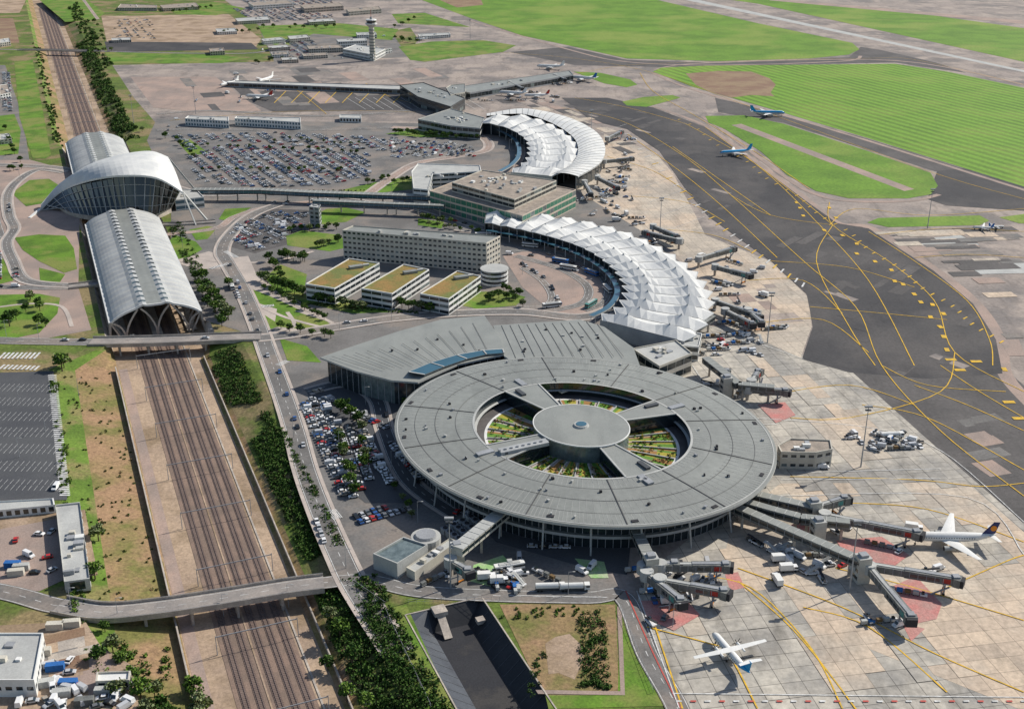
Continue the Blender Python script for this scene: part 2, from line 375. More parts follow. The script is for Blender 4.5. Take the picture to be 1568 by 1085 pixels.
for q in ([(610,72),(660,64),(740,62),(790,70),(770,80),(650,95),(628,92)],[(600,22),(650,20),(720,42),(610,36)],[(395,40),(520,36),(610,45),(600,62),(480,52),(430,75),(405,60)],[(160,80),(330,84),(380,90),(340,97),(170,97)],[(250,10),(330,4),(380,14),(330,24),(270,22)],[(60,0),(120,-10),(160,20),(150,30),(100,34)]):
    sheet('grass_verge',q,6,'grass_lawn')
sheet('service_yard',[(155,25),(350,22),(400,60),(392,72),(165,72)],3,'dirt')
sheet('service_yard',[(160,64),(385,66),(396,76),(165,80)],5,'asphalt_dark')
sheet('cargo_apron',[(330,-10),(600,-30),(640,40),(600,48),(400,42)],3,'asphalt_worn')
sheet('tower_yard',[(400,52),(470,46),(600,50),(625,88),(420,95)],5,'asphalt')
sheet('ploughed_field',[(-200,28),(20,28),(30,66),(-200,70)],3,'dirt_brown')
sheet('ploughed_field',[(-200,-20),(60,-40),(30,20),(-200,26)],3,'dirt')
# landside patches
lawns=[[(18,296),(45,276),(75,274),(92,285),(75,310),(40,316)],[(22,364),(60,359),(100,361),(113,380),(118,412),(98,418),(60,400),(35,383)],
[(-20,452),(60,450),(92,456),(88,480),(60,510),(20,518),(-20,515)],[(-20,180),(22,175),(32,200),(28,236),(-20,240)],[(22,96),(50,92),(60,140),(78,236),(70,243),(50,243),(30,180)],
[(256,372),(268,360),(300,370),(310,382),(290,394),(262,398)],[(290,352),(318,346),(332,350),(318,366),(300,368)],[(438,362),(462,353),(520,360),(535,378),(505,385),(440,376)],
[(520,292),(580,278),(632,270),(634,290),(575,296)],[(405,425),(430,405),(470,420),(465,450),(600,478),(540,480),(470,465),(425,447)],
[(378,440),(410,452),(460,475),(440,478),(398,465)],[(425,468),(500,492),(515,503),(480,505),(420,500)],[(398,478),(430,498),(412,505)],[(428,518),(470,530),(492,555),(440,552)],
[(700,466),(735,447),(775,446),(805,455),(790,468),(730,473)],[(345,320),(385,318),(350,338),(335,336)],[(640,335),(680,340),(676,350),(640,345)],[(-20,392),(15,398),(20,430),(-20,440)],[(60,410),(100,420),(90,435),(62,436)],
[(482,330),(500,320),(530,318),(560,325),(530,340),(490,344)],[(590,205),(640,198),(720,200),(735,212),(640,210)],[(300,288),(420,292),(415,295),(300,293)],[(270,215),(290,213),(320,235),(290,238)]]
for q in lawns: sheet('lawn',q,5,'grass_lawn')
for q in [[(30,900),(150,880),(130,780),(0,792),(-150,800),(-150,900)],[(-150,965),(130,950),(155,990),(205,1020),(230,1200),(-150,1200)]]: sheet('works_yard',q,2,'dirt')
sheet('works_yard',[(0,810),(110,790),(135,870),(60,905),(0,900)],3,'asphalt_pink')
patches([(-20,965),(130,955),(200,1025),(220,1085),(-20,1085)],16,.4,(5,18),(4,9),['asphalt','asphalt_pink','concwall','dirt_brown'],2.9)
sheet('car_park_surface',[(-150,575),(82,568),(103,765),(-150,775)],3,'asphalt_blue_and_shade')
sheet('left_paving',[(-200,245),(40,243),(110,262),(122,330),(120,440),(140,505),(60,520),(-200,525)],1,'asphalt_pink')
sheet('left_paving',[(-200,100),(8,100),(35,180),(45,245),(-200,245)],2,'asphalt')
sheet('plaza',[(262,400),(320,385),(352,395),(380,392),(395,425),(372,430),(345,412),(300,412)],4,'pavement')
sheet('plaza',[(372,430),(395,425),(520,500),(470,508),(430,505),(400,480)],4,'pavement')
sheet('car_park_surface',[(258,205),(420,200),(600,212),(720,222),(735,240),(640,262),(520,290),(420,292),(300,285),(262,250)],3,'asphalt')
sheet('car_park_surface',[(352,345),(420,320),(480,322),(470,352),(438,375),(390,388),(352,378)],3,'asphalt_mid')
sheet('station_forecourt',[(470,600),(530,590),(620,600),(660,720),(720,790),(650,770),(560,770),(520,740)],4,'asphalt_blue_and_shade')  # blue tint puts the disc roof's shadow into the surface colour
sheet('forecourt',[(770,392),(850,375),(925,400),(955,440),(945,468),(900,480),(850,482),(800,440)],4,'asphalt_pink')
sheet('stand_floor',[(700,770),(970,800),(960,880),(900,870),(760,830)],4,'asphalt_blue_and_shade')
sheet('basin_bank',[(765,925),(942,925),(948,1058),(830,1056),(815,1030)],3,'grass_dry')
sheet('bare_earth',[(835,985),(850,975),(872,970),(888,985),(895,1005),(880,1040),(855,1030),(840,1032)],4,'dirt')
sheet('lawn',[(950,934),(962,935),(1026,1080),(840,1085),(835,1064),(946,1064)],3,'grass_lawn')
sheet('lawn',[(587,932),(622,925),(690,1075),(720,1250),(690,1250),(650,1085)],3,'grass_lawn')
sheet('footpath',[(820,1056),(950,1058),(945,928),(952,932),(957,1064),(824,1062)],5,'asphalt_pink')
for q in [[(980,920),(1052,920),(1072,942),(1032,966),(992,948)],[(1280,828),(1350,822),(1392,850),(1368,868),(1296,852)],[(1362,900),(1402,882),(1442,925),(1434,948),(1388,958)],[(1380,953),(1416,963),(1395,982)],[(1160,620),(1202,616),(1218,636),(1188,648)],[(1196,808),(1232,798),(1256,816),(1222,822)],[(1110,880),(1130,876),(1140,900),(1118,905)]]: sheet('stand_marking',q,9.65,'redzone')
for q in [[(725,865),(770,850),(790,870),(760,900),(720,890)],[(880,855),(925,860),(932,885),(905,885)]]: sheet('stand_marking',q,6,'greenzone')
# ---------------------------------------------------------------- roads
road('access_road',[(610,1000),(545,900),(520,850),(492,785),(468,720),(452,660),(436,610),(412,545),(392,490),(370,440),(350,405),(340,385),(352,360),(385,330),(430,312)],9,8,kerb=True)
road('service_road',[(525,862),(500,800),(475,735),(455,670)],3.5,7,'asphalt_pink',False,False)
road('access_road',[(-150,880),(0,905),(75,925),(95,928)],9,8)
road('access_road',[(490,893),(560,888),(640,905),(760,912),(900,915),(955,915),(990,1000),(1040,1090),(1070,1200)],8,8)
road('access_road',[(-200,515),(20,522),(140,524)],10,8)
road('access_road',[(395,518),(450,512),(520,500),(600,488),(700,480),(800,478),(880,486),(925,478),(962,455),(955,425),(915,398),(850,375),(780,362),(700,350)],9,8,kerb=True)
road('terminal_road',[(830,478),(890,465),(900,440),(865,415),(820,400),(790,392)],6,9,'asphalt')
road('terminal_road',[(800,410),(830,430),(845,455),(830,470),(790,470)],5,9,'asphalt')
road('terminal_road',[(775,385),(840,385),(900,405),(928,435),(925,462),(895,476)],5,9,'asphalt')
road('access_road',[(100,264),(60,260),(30,275),(12,298),(14,330),(22,350),(10,372),(20,400),(40,430),(110,438)],7,8,kerb=True)
road('access_road',[(-100,435),(30,440),(100,440),(160,432)],8,7)
road('access_road',[(-100,250),(60,255),(110,262)],9,7,kerb=True)
road('access_road',[(-10,260),(-8,330),(8,380)],7,7)
road('access_road',[(235,265),(262,285),(320,298),(400,296),(520,300),(640,318),(740,350)],9,7,kerb=True)
road('access_road',[(250,360),(330,350),(360,332),(420,315),(520,308),(640,322)],7,7,'asphalt_pink')
road('access_road',[(560,300),(600,272),(640,250),(700,240),(745,230),(740,212),(690,200),(600,195)],8,7,'asphalt_pink',kerb=True)
road('access_road',[(240,200),(300,198),(450,200),(600,196)],8,7,'asphalt')
road('ring_road',[(740,190),(780,200),(800,232),(780,262),(735,262)],6,7,'asphalt_pink')
road('access_road',[(-200,76),(0,76),(30,77)],8,7); road('access_road',[(155,79),(300,82),(400,80),(440,62)],8,7)
road('country_road',[(150,30),(128,0),(100,-40)],6,7,'asphalt_pink')
road('airside_road',[(240,175),(330,170),(480,178),(600,172),(700,160)],7,8,'asphalt')
road('terminal_road',[(470,600),(530,588),(575,610),(590,660),(625,735),(700,790)],7,7,'asphalt_blue_and_shade',kerb=True)
road('footpath',[(385,430),(430,455),(510,495)],2.5,7,'pavement',False,False); road('footpath',[(400,470),(440,487),(500,503)],2.5,7,'pavement',False,False); road('footpath',[(410,510),(450,500),(440,478)],2.5,7,'pavement',False,False)
road('footpath',[(0,470),(50,465),(95,470),(110,500)],2.5,7,'pavement',False,False); road('footpath',[(300,395),(350,402),(420,400),(480,385)],3,7,'pavement',False,False)
# crossings
b=MB('zebra_crossing')
def zebra(u0,v0,u1,v1,n=9,L=4):
    a=G(u0,v0);c=G(u1,v1); d=(c-a).normalized(); q=Vector((-d.y,d.x,0)); 
    for i in range(n):
        p=a.lerp(c,(i+.5)/n); w=(c-a).length/n*.27
        b.face([p+d*s*w+q*t*L/2+Vector((0,0,.36)) for s,t in((-1,-1),(1,-1),(1,1),(-1,1))],'line_white')
zebra(0,545,60,545,9,9); zebra(0,562,60,564,9,6); zebra(400,470,420,468); zebra(345,385,362,395); zebra(505,790,520,786,6,8); zebra(322,412,350,404); zebra(425,560,440,553)
b.obj()
# ---------------------------------------------------------------- painted lines
b=MB('taxiway_marking')
Y='line_yellow'
TL=[[(860,165),(950,185),(1040,235),(1120,300),(1230,400),(1310,470),(1350,560),(1440,660),(1568,760)],
[(1270,310),(1275,345),(1360,400),(1430,460),(1462,540),(1568,600)],[(1050,190),(1140,240),(1220,300),(1275,345)],
[(1270,345),(1310,320),(1420,330),(1568,320)],[(1275,345),(1250,400),(1300,500),(1340,560)],[(1130,890),(1215,965),(1310,1085),(1350,1150)],
[(1130,870),(1290,930),(1430,1000),(1568,1060)],[(990,960),(1085,985),(1115,1000),(1160,1085)],[(1210,730),(1400,735),(1500,745),(1568,740)],[(1000,950),(1045,1085)],
[(1280,870),(1400,900),(1568,950)],[(1400,590),(1480,620),(1568,660)],[(1462,540),(1440,600),(1300,640),(1210,640)],[(760,80),(880,90),(1000,112),(1180,175),(1420,262),(1568,305)],
[(620,150),(760,140),(900,110),(1000,98),(1320,90),(1400,92),(1568,130)],[(260,185),(420,172),(560,170),(700,175)],[(1450,900),(1540,860),(1568,850)],
[(960,300),(1050,310),(1110,340)],[(1000,350),(1090,360),(1150,385)],[(1140,430),(1230,430),(1290,480)],[(1160,495),(1260,490),(1330,540)],[(930,240),(1000,262),(1060,300)],
[(1180,605),(1300,590),(1400,620)],[(1290,770),(1420,780),(1568,830)],[(1230,930),(1330,960),(1450,1060)],[(1060,880),(1150,900),(1240,990),(1290,1085)],[(640,160),(600,150),(560,128)],[(500,175),(470,150),(440,128)],
[(1080,195),(1170,262),(1250,340),(1330,430),(1400,560)],[(1120,300),(1180,330),(1275,345)],[(1180,400),(1300,410),(1400,440)],[(1240,470),(1350,480),(1450,490)],[(1030,225),(1080,260),(1180,330)],[(1330,355),(1400,400),(1480,460),(1515,520),(1520,560)],
[(1440,560),(1500,600),(1568,640)],[(1350,560),(1420,590),(1540,600)],[(1320,620),(1420,640),(1568,720)],[(960,205),(1040,262),(1110,320),(1190,395)],[(1345,360),(1450,350),(1568,355)],[(1400,395),(1480,390),(1568,395)],[(880,150),(960,165),(1050,190)],[(1240,290),(1160,235),(1060,175),(1000,140),(980,112)]]
for t in TL: line(b,t,.55,10.5,Y)
for k in range(8): line(b,[(905+k*18,210+k*20),(960+k*18,190+k*20)],.35,10.5,'line_white')
def blk(u,v,w,h,a,m=Y): b.box(G(u,v,.36),w,h,.004,m,rot=a)
for (u,v) in [(1225,318),(1270,318),(1280,333),(1312,373),(1312,388),(1365,413),(1383,435),(1400,450),(1428,466),(1445,480),(1425,485),(1445,515),(1230,330),(1262,352),(1370,430),(1538,565),(1220,310),(1290,360),(1340,400),(1410,462),(1440,500),(1450,535)]: blk(u,v,2.6,5,R.uniform(-.2,.1))
for (u,v) in [(1456,550),(1495,553),(1470,566),(1560,640),(1545,615)]: blk(u,v,6,3,0)
for k in range(26):
    t=k/25; u=960+t*270; v=205+t*230+18*math.sin(t*3.1); blk(u,v,1.2,9,-.9+t*.5,R.choice(['line_white','line_white',Y]))
for k in range(40):
    t=k/39; u=1040+t*490; v=185+340*t**1.05; blk(u+4*math.sin(k),v-2,1.0,5,-.8,Y)
b.obj()
b=MB('apron_marking')
for t in [[(1195,735),(1440,733)],[(1145,640),(1330,655),(1440,690),(1568,800)],[(975,905),(1040,1085)],[(1030,1062),(1568,1068)],[(1085,500),(1230,550)],[(1195,760),(1480,762),(1568,850)],[(780,912),(930,915)],[(1060,560),(1120,640),(1190,650)],[(1200,725),(1300,722),(1440,718)]]:
    line(b,t,.4,11.6,'line_white')
line(b,[(958,905),(1000,1000),(1042,1085)],.5,11.6,'line_red')
for i in range(26):
    u=1035+i*22; line(b,[(u,1074),(u+9,1074)],.8,12.8,'line_red' if i%2 else 'line_white')
for i in range(14):
    u=560+i*14; line(b,[(u,168),(u-30,150)],.5,11.6,'line_white')
for i in range(11):
    u=420+i*26; line(b,[(u+18,140),(u,158)],.9,11.6,'line_yellow')
b.obj()
# ---------------------------------------------------------------- generic building
def building(name,roof,z,z0=0,floors=3,wall='wall_grey',top='roof_gravel',win='glass',wfrac=.55,bay=3.2,para=.7,clutter=4,band=False):
    pts=[Vector((p.x,p.y)) for p in GL(roof,z)]
    ar=sum(pts[i].x*pts[(i+1)%len(pts)].y-pts[(i+1)%len(pts)].x*pts[i].y for i in range(len(pts)))
    if ar<0: pts=pts[::-1]
    b=MB(name); n=len(pts); c=sum(pts,Vector((0,0)))/n
    for i in range(n):
        a=pts[i]; e=pts[(i+1)%n]
        b.face([(a.x,a.y,z0-.3),(e.x,e.y,z0-.3),(e.x,e.y,z),(a.x,a.y,z)],wall)
        L=(e-a).length
        if L<3 or wfrac<=0: continue
        d=(e-a)/L; nn=Vector((d.y,-d.x)); fh=(z-z0)/floors
        k=max(1,int(L/(6 if band else bay))); bw=L/k
        for f in range(floors):
            zz=z0+f*fh+fh*(1-wfrac)/2; zt=zz+fh*wfrac
            for j in range(k):
                m=.03 if band else .2
                p=a+d*(j*bw+bw*m)+nn*.05; q=a+d*(j*bw+bw*(1-m))+nn*.05
                b.face([(p.x,p.y,zz),(q.x,q.y,zz),(q.x,q.y,zt),(p.x,p.y,zt)],win if R.random()<.85 else 'glass_pale')
                if not band: b.beam((p.x,p.y,zz-.08),(q.x,q.y,zz-.08),.25,.12,'white')
    inn=[c+(p-c)*(1-.6/max(3,(p-c).length)) for p in pts]
    b.flat(inn,z-para,top)
    for i in range(n):
        a,e,f,h=pts[i],pts[(i+1)%n],inn[(i+1)%n],inn[i]
        b.face([(a.x,a.y,z),(e.x,e.y,z),(f.x,f.y,z),(h.x,h.y,z)],wall)
        b.face([(h.x,h.y,z),(f.x,f.y,z),(f.x,f.y,z-para),(h.x,h.y,z-para)],wall)
    d=(pts[1]-pts[0]); rot=math.atan2(d.y,d.x)
    for i in range(clutter):
        w=[R.random() for _ in pts]; s=sum(w); p=sum((pts[j]*w[j]/s for j in range(n)),Vector((0,0)))
        b.box((p.x,p.y,z-para),R.uniform(1.2,4),R.uniform(1.2,3),R.uniform(.7,1.9),R.choice(['roof_light','steel','white','wall_grey']),rot)
    return b.obj()
building('hotel_building',[(524,352),(540,345),(766,361),(745,372)],21,floors=6,wall='wall_grey',top='roof_grey',bay=3.4,wfrac=.42,clutter=10)
for q in [[(468,434),(535,395),(581,402),(512,441)],[(553,441),(618,404),(657,412),(600,449)],[(643,449),(700,414),(736,422),(687,457)]]:
    building('hotel_wing',q,11,floors=3,wall='white',top='roof_brown',band=True,wfrac=.5,clutter=0)
b=MB('wing_plant_room')
for q in [(545,410),(628,418),(706,426)]:
    p=G(q[0],q[1],10.4); b.box(p,9,4,1.6,'roof_grey',.45); b.box((p.x+6,p.y+5,10.4),4,2,1,'roof_light',.45)
b.obj()
b=MB('hotel_rotunda'); p=G(757,412,9)
for k in range(3):
    b.cyl((p.x,p.y,k*3),(p.x,p.y,k*3+1.4),9,9,24,'white'); b.cyl((p.x,p.y,k*3+1.4),(p.x,p.y,k*3+3),8.6,8.6,24,'glass')
b.cyl((p.x,p.y,9),(p.x,p.y,9.8),9.3,9.3,24,'roof_light'); b.obj()
building('office_block',[(658,292),(735,262),(882,290),(800,330)],15,floors=3,wall='wall_beige',top='roof_gravel',win='glass_green',band=True,wfrac=.7,clutter=10)
building('office_block',[(692,279),(738,260),(852,276),(788,305)],22,z0=14.5,floors=2,wall='wall_grey',top='roof_gravel',clutter=26,band=True)
building('office_block',[(630,262),(640,250),(735,253),(737,262),(662,266),(655,290),(633,288)],15,floors=4,wall='white',top='roof_light',band=True,wfrac=.4,clutter=6)
building('terminal_link',[(640,182),(690,166),(742,180),(735,196),(690,192)],12,floors=2,wall='roof_light',top='roof_grey',band=True,clutter=20)
building('pier_building',[(612,130),(648,126),(712,150),(690,163),(640,148)],13,floors=2,wall='steel_dark',top='roof_grey',band=True,clutter=12)
building('pier_building',[(683,134),(690,130),(712,128),(712,141),(690,145)],13.4,floors=2,wall='wall_grey',top='roof_grey',clutter=2)
building('boarding_pier',[(345,126),(352,123),(615,131),(615,137)],6,floors=1,wall='steel',top='roof_light',band=True,clutter=0)
building('boarding_pier',[(700,137),(706,132),(872,108),(878,114),(720,142)],8,floors=1,wall='steel',top='roof_grey2',band=True,clutter=6)
building('cargo_shed',[(283,181),(288,177),(350,179),(350,185)],8,floors=2,wall='white',top='roof_light',win='glass_blue',clutter=3)
building('cargo_shed',[(359,181),(362,178),(460,180),(460,187)],8,floors=2,wall='white',top='roof_light',win='glass_blue',clutter=3)
building('cargo_shed',[(520,175),(553,176),(553,181),(520,180)],5,floors=1,wall='white',top='roof_light',clutter=0)
building('gatehouse',[(1191,681),(1210,670),(1272,673),(1275,687),(1250,692),(1196,691)],9,floors=2,wall='wall_grey',top='roof_gravel',wfrac=.3,clutter=5)
building('equipment_shed',[(571,847),(618,821),(655,833),(608,862)],7,floors=1,wall='roof_light',top='glass_pale',wfrac=.0,clutter=0)
building('equipment_shed',[(622,868),(690,822),(700,828),(635,875)],4,floors=1,wall='wall_grey',top='roof_light',wfrac=.0,clutter=5)
b=MB('cooling_plant')
p=G(652,820,5); b.cyl((p.x,p.y,0),(p.x,p.y,5),6,6,20,'roof_light'); b.cyl((p.x,p.y,5),(p.x,p.y,6),4.5,4,20,'steel')
for i in range(4):
    for j in range(4):
        p=G(682+i*13+j*7,808-i*6+j*5,2.5); b.box((p.x,p.y,0),3,3,2.6,'roof_light',.5,'steel'); b.cyl((p.x,p.y,2.6),(p.x,p.y,3),1,1,8,'vent')
b.obj()
building('terminal_link',[(968,533),(1035,520),(1060,540),(1010,560)],12,floors=2,wall='wall_grey',top='roof_light',band=True,clutter=8)
building('terminal_link',[(1050,505),(1075,510),(1070,530),(1040,528)],9,floors=2,wall='white',top='roof_light',band=True,clutter=3)
building('service_tower',[(473,316),(478,312),(491,313),(488,318)],16,floors=5,wall='steel',top='roof_light',clutter=1)
building('canopy_shed',[(85,772),(122,768),(137,885),(98,890)],5,floors=1,wall='roof_light',top='roof_light',wfrac=.7,clutter=10,bay=6)
building('workshop',[(-60,968),(66,968),(52,1040),(-80,1040)],7,floors=1,wall='white',top='roof_light',wfrac=.2,clutter=8)
building('workshop',[(-100,772),(82,762),(84,772),(-100,790)],4,floors=1,wall='white',top='roof_light',clutter=0)
building('site_hut',[(148,1028),(200,1026),(198,1040),(146,1042)],4,floors=1,wall='wall_grey',top='white',clutter=0)
for (u,v) in [(85,962),(110,958),(130,1078),(20,868),(33,872),(65,1002),(105,1050),(25,880),(70,1050),(95,1065),(160,1062),(85,1025)]:
    p=G(u,v); b=MB('shipping_container'); m=R.choice(['blue','jet_grey','steel','roof_light','wall_grey']); a_=R.uniform(0,.4)
    b.box(p,6,2.4,2.6,m,a_)
    for i in range(11):
        x=-2.75+i*.55; b.box((p.x+x*math.cos(a_),p.y+x*math.sin(a_),.1),.12,2.5,2.54,m,a_)
    b.obj()
for q,z in [([(400,60),(430,57),(436,60),(404,63)],6),([(440,55),(470,53),(475,57),(444,60)],6),([(515,60),(560,58),(562,62),(518,64)],9),([(470,70),(520,68),(525,73),(473,75)],7),([(530,72),(560,70),(600,74),(560,80)],7),([(462,82),(500,80),(502,84),(465,86)],5),([(410,70),(440,68),(444,72),(412,74)],5),([(640,52),(688,50),(690,53),(642,56)],5),([(245,8),(300,4),(305,10),(250,13)],6),([(185,6),(240,8),(240,12),(180,12)],6),([(320,74),(342,73),(344,78),(322,79)],6),([(0,130),(12,128),(16,142),(0,145)],6),([(0,60),(14,58),(16,64),(0,66)],6),([(415,80),(440,79),(442,83),(417,84)],5),([(0,205),(14,204),(18,212),(0,214)],5),([(380,4),(440,0),(450,5),(388,9)],8),([(460,8),(520,4),(526,9),(466,13)],9),([(360,28),(410,25),(414,30),(364,33)],6),([(470,30),(510,28),(514,32),(474,34)],6),([(545,50),(575,49),(577,53),(547,54)],6),([(330,44),(360,43),(363,48),(333,49)],5),([(170,58),(200,57),(201,61),(171,62)],4),([(430,88),(455,87),(457,91),(432,92)],5),([(530,14),(580,10),(584,14),(534,18)],8)]:
    building('airfield_office',q,z,floors=2,wall=R.choice(['wall_beige','white','wall_grey']),top=R.choice(['roof_light','roof_gravel']),clutter=3)
b=MB('control_tower'); p=G(571,93)
b.cyl((p.x,p.y,0),(p.x,p.y,46),4.2,3.6,12,'wall_grey')
for k in range(10): b.cyl((p.x,p.y,4+k*4.2),(p.x,p.y,5.2+k*4.2),4.3,4.3,12,'glass_pale')
b.cyl((p.x,p.y,46),(p.x,p.y,50),3.8,8,12,'roof_light'); b.cyl((p.x,p.y,50),(p.x,p.y,51.5),8.4,8.4,12,'white')
b.cyl((p.x,p.y,51.5),(p.x,p.y,55.5),6,7.2,12,'glass'); b.cyl((p.x,p.y,55.5),(p.x,p.y,56.7),7.8,7.2,12,'white')
b.cyl((p.x,p.y,56.7),(p.x,p.y,60),2,1.5,8,'steel'); b.cyl((p.x,p.y,60),(p.x,p.y,70),.35,.15,6,'red')
b.obj()
building('tower_base',[(525,75),(545,68),(590,75),(572,84)],9,floors=2,wall='white',top='roof_light',clutter=6)
# ---------------------------------------------------------------- T1 disc
T=MB('round_terminal')
C=G(890,654,19)
tab=[]
for i in range(180):
    a=2*math.pi*i/180; e=math.radians(5.5); x=294*math.cos(a); y=128*math.sin(a)
    p=G(897+x*math.cos(e)-y*math.sin(e),676+x*math.sin(e)+y*math.cos(e),15.5)
    d=Vector((p.x-C.x,p.y-C.y)); tab.append((math.atan2(d.y,d.x),d.length))
tab.sort()
def rad(t):
    t=(t+math.pi)%(2*math.pi)-math.pi
    lo=tab[-1]; la=lo[0]-2*math.pi
    for a,r in tab:
        if a>=t: return lo[1]+(r-lo[1])*(t-la)/(a-la+1e-9)
        lo=(a,r); la=a
    a=tab[0][0]+2*math.pi; return lo[1]+(tab[0][1]-lo[1])*(t-la)/(a-la)
NT=144
RT=[rad(2*math.pi*i/NT) for i in range(NT)]
def zr(q): return 15.5+3.5*(1-q*q)
def D(i,q,z=None,dz=0):
    t=2*math.pi*i/NT; i0=int(math.floor(i))%NT; f=i-math.floor(i); r=(RT[i0]*(1-f)+RT[(i0+1)%NT]*f)*q
    return Vector((C.x+r*math.cos(t),C.y+r*math.sin(t),(zr(q)+dz) if z is None else z))
def isopen(i):
    dg=(360/NT*(i+.5)-75)%90
    return dg<34 or dg>56
def ring(q0,q1,m,dz=0,cond=None,z=None):
    for i in range(NT):
        if cond is None or cond(i): T.face([D(i,q0,z,dz),D(i,q1,z,dz),D(i+1,q1,z,dz),D(i+1,q0,z,dz)],m)
qs=[.57,.66,.75,.84,.92,1.0]
for a,c in zip(qs,qs[1:]): ring(a,c,'roof_grey')
qs=[.0,.08,.17,.25]
for a,c in zip(qs,qs[1:]): ring(a,c,'roof_grey2',dz=.9)
ring(.25,.57,'roof_grey2',cond=lambda i: not isopen(i))
GZ=11.5
for i in range(NT):
    T.face([D(i,.25,dz=.9),D(i+1,.25,dz=.9),D(i+1,.25,z=GZ),D(i,.25,z=GZ)],'glass_pale' if isopen(i) else 'white')
    T.face([D(i,.255,dz=.95),D(i+1,.255,dz=.95),D(i+1,.255,dz=.4),D(i,.255,dz=.4)],'white')
    T.face([D(i,.25,dz=.95),D(i+1,.25,dz=.95),D(i+1,.255,dz=.95),D(i,.255,dz=.95)],'white')
    T.face([D(i,1),D(i+1,1),D(i+1,1.0,z=14.4),D(i,1.0,z=14.4)],'roof_light')
    T.face([D(i,1.0,z=14.4),D(i+1,1.0,z=14.4),D(i+1,.985,z=13.6),D(i,.985,z=13.6)],'steel_dark')
    T.face([D(i,.985,z=13.6),D(i+1,.985,z=13.6),D(i+1,.88,z=12.6),D(i,.88,z=12.6)],'roof_grey')
    T.face([D(i,.88,z=12.6),D(i+1,.88,z=12.6),D(i+1,.88,z=0),D(i,.88,z=0)],'glass')
    T.beam(D(i,.882,z=0),D(i,.882,z=12.6),.25,.25,'steel')
    T.face([D(i,.90,z=6.2),D(i+1,.90,z=6.2),D(i+1,.90,z=5),D(i,.90,z=5)],'tent_grey')
    T.face([D(i,.90,z=6.2),D(i+1,.90,z=6.2),D(i+1,.88,z=6.2),D(i,.88,z=6.2)],'roof_grey')
    if isopen(i):
        T.face([D(i,.57),D(i+1,.57),D(i+1,.57,z=GZ),D(i,.57,z=GZ)],'glass')
        T.face([D(i,.57,z=14.2),D(i+1,.57,z=14.2),D(i+1,.555,z=14.0),D(i,.555,z=14.0)],'roof_light')
        m1,m2=[('plant_y','plant_g'),('plant_g','plant_g'),('plant_o','plant_y'),('plant_t','plant_g'),('plant_g','plant_o')][(i*3)//4%5]
        if i%5==0: m1='pavement'; m2='pavement'
        T.face([D(i,.25,z=GZ),D(i,.4,z=GZ),D(i+1,.4,z=GZ),D(i+1,.25,z=GZ)],m1)
        T.face([D(i,.4,z=GZ),D(i,.5,z=GZ),D(i+1,.5,z=GZ),D(i+1,.4,z=GZ)],m2)
        T.face([D(i,.5,z=GZ),D(i,.515,z=GZ),D(i+1,.515,z=GZ),D(i+1,.5,z=GZ)],'white')
        T.face([D(i,.515,z=GZ),D(i,.57,z=GZ),D(i+1,.57,z=GZ),D(i+1,.515,z=GZ)],'asphalt_mid')
        if i%5==0: T.beam(D(i,.27,z=GZ+.4),D(i,.5,z=GZ+.4),.5,.5,'roof_light')
    if isopen(i)!=isopen(i+1):
        j=i+1; T.face([D(j,.25),D(j,.57),D(j,.57,z=GZ),D(j,.25,z=GZ)],'glass')
        T.beam(D(j,.25,dz=.1),D(j,.57,dz=.1),.8,.5,'roof_light')
for _ in range(420):
    i=R.uniform(0,NT); 
    if not isopen(int(i)): continue
    p=D(i,R.uniform(.28,.49),z=GZ); r=R.uniform(.4,1.1); m=R.choice(['leaf1','leaf3','plant_y','plant_g','plant_o','bush_brown'])
    for k in range(8):
        a=Vector((R.gauss(0,1),R.gauss(0,1),R.gauss(0,1))).normalized(); e_=a.orthogonal().normalized(); f_=a.cross(e_); q=p+Vector((R.uniform(-r,r),R.uniform(-r,r),R.uniform(.1,r)))
        T.face([q+e_*.5,q+f_*.4,q-e_*.5,q-f_*.4],m)
for q,m,w in ((.572,'roof_light',.006),(.78,'roof_seam',.0014),(.67,'roof_seam',.0010),(.89,'roof_seam',.0010),(.985,'roof_light',.003)): ring(q-w,q+w,m,dz=.1)
for k in range(12):
    i=k*12+4
    for q0,q1 in ((.58,.78),(.78,.98)): T.beam(D(i,q0,dz=.12),D(i,q1,dz=.12),.4,.25,'roof_seam')
for k in range(144):
    T.beam(D(k,.58,dz=.03),D(k,.98,dz=.03),.10,.12,'roof_light')
    T.beam(D(k+.5,.76,dz=.03),D(k+.5,.98,dz=.03),.08,.1,'roof_light')
for i in range(0,NT,6): T.cyl(D(i,.96,z=0),D(i,.93,z=13.5),.35,.45,6,'roof_light')
for k in range(60):
    i=R.randrange(NT); q=R.choice([.62,.7,.74,.83,.94]); p=D(i,q); T.box(p,R.uniform(.5,1.5),R.uniform(.5,1.6),.9,R.choice(['vent','steel','roof_light']),R.random())
for k in range(14):
    i=k*10+3; p=D(i,.955); T.box(p,2.8,1.6,.3,'vent',2*math.pi*i/NT+1.57)
for k in range(4):
    i=12+36*k; p=D(i+2,.5); T.box(p,7,2.2,.9,'steel_dark',2*math.pi*i/NT); p=D(i-1,.62); T.box(p,8,3,.7,'steel',2*math.pi*i/NT)
T.cyl((C.x,C.y,19.8),(C.x,C.y,20.7),3.6,3.2,20,'roof_light'); T.cyl((C.x,C.y,20.7),(C.x,C.y,20.9),2.4,2.4,20,'glass_blue')
T.obj()
b=MB('roof_catwalk'); a=G(765,692,18.5); c=G(838,676,19.5); b.beam(a,c,4.5,1.6,'tent_grey')
for k in range(8): p=a.lerp(c,k/8); b.box((p.x,p.y,p.z+.8),1,1,.5,'steel')
b.obj()
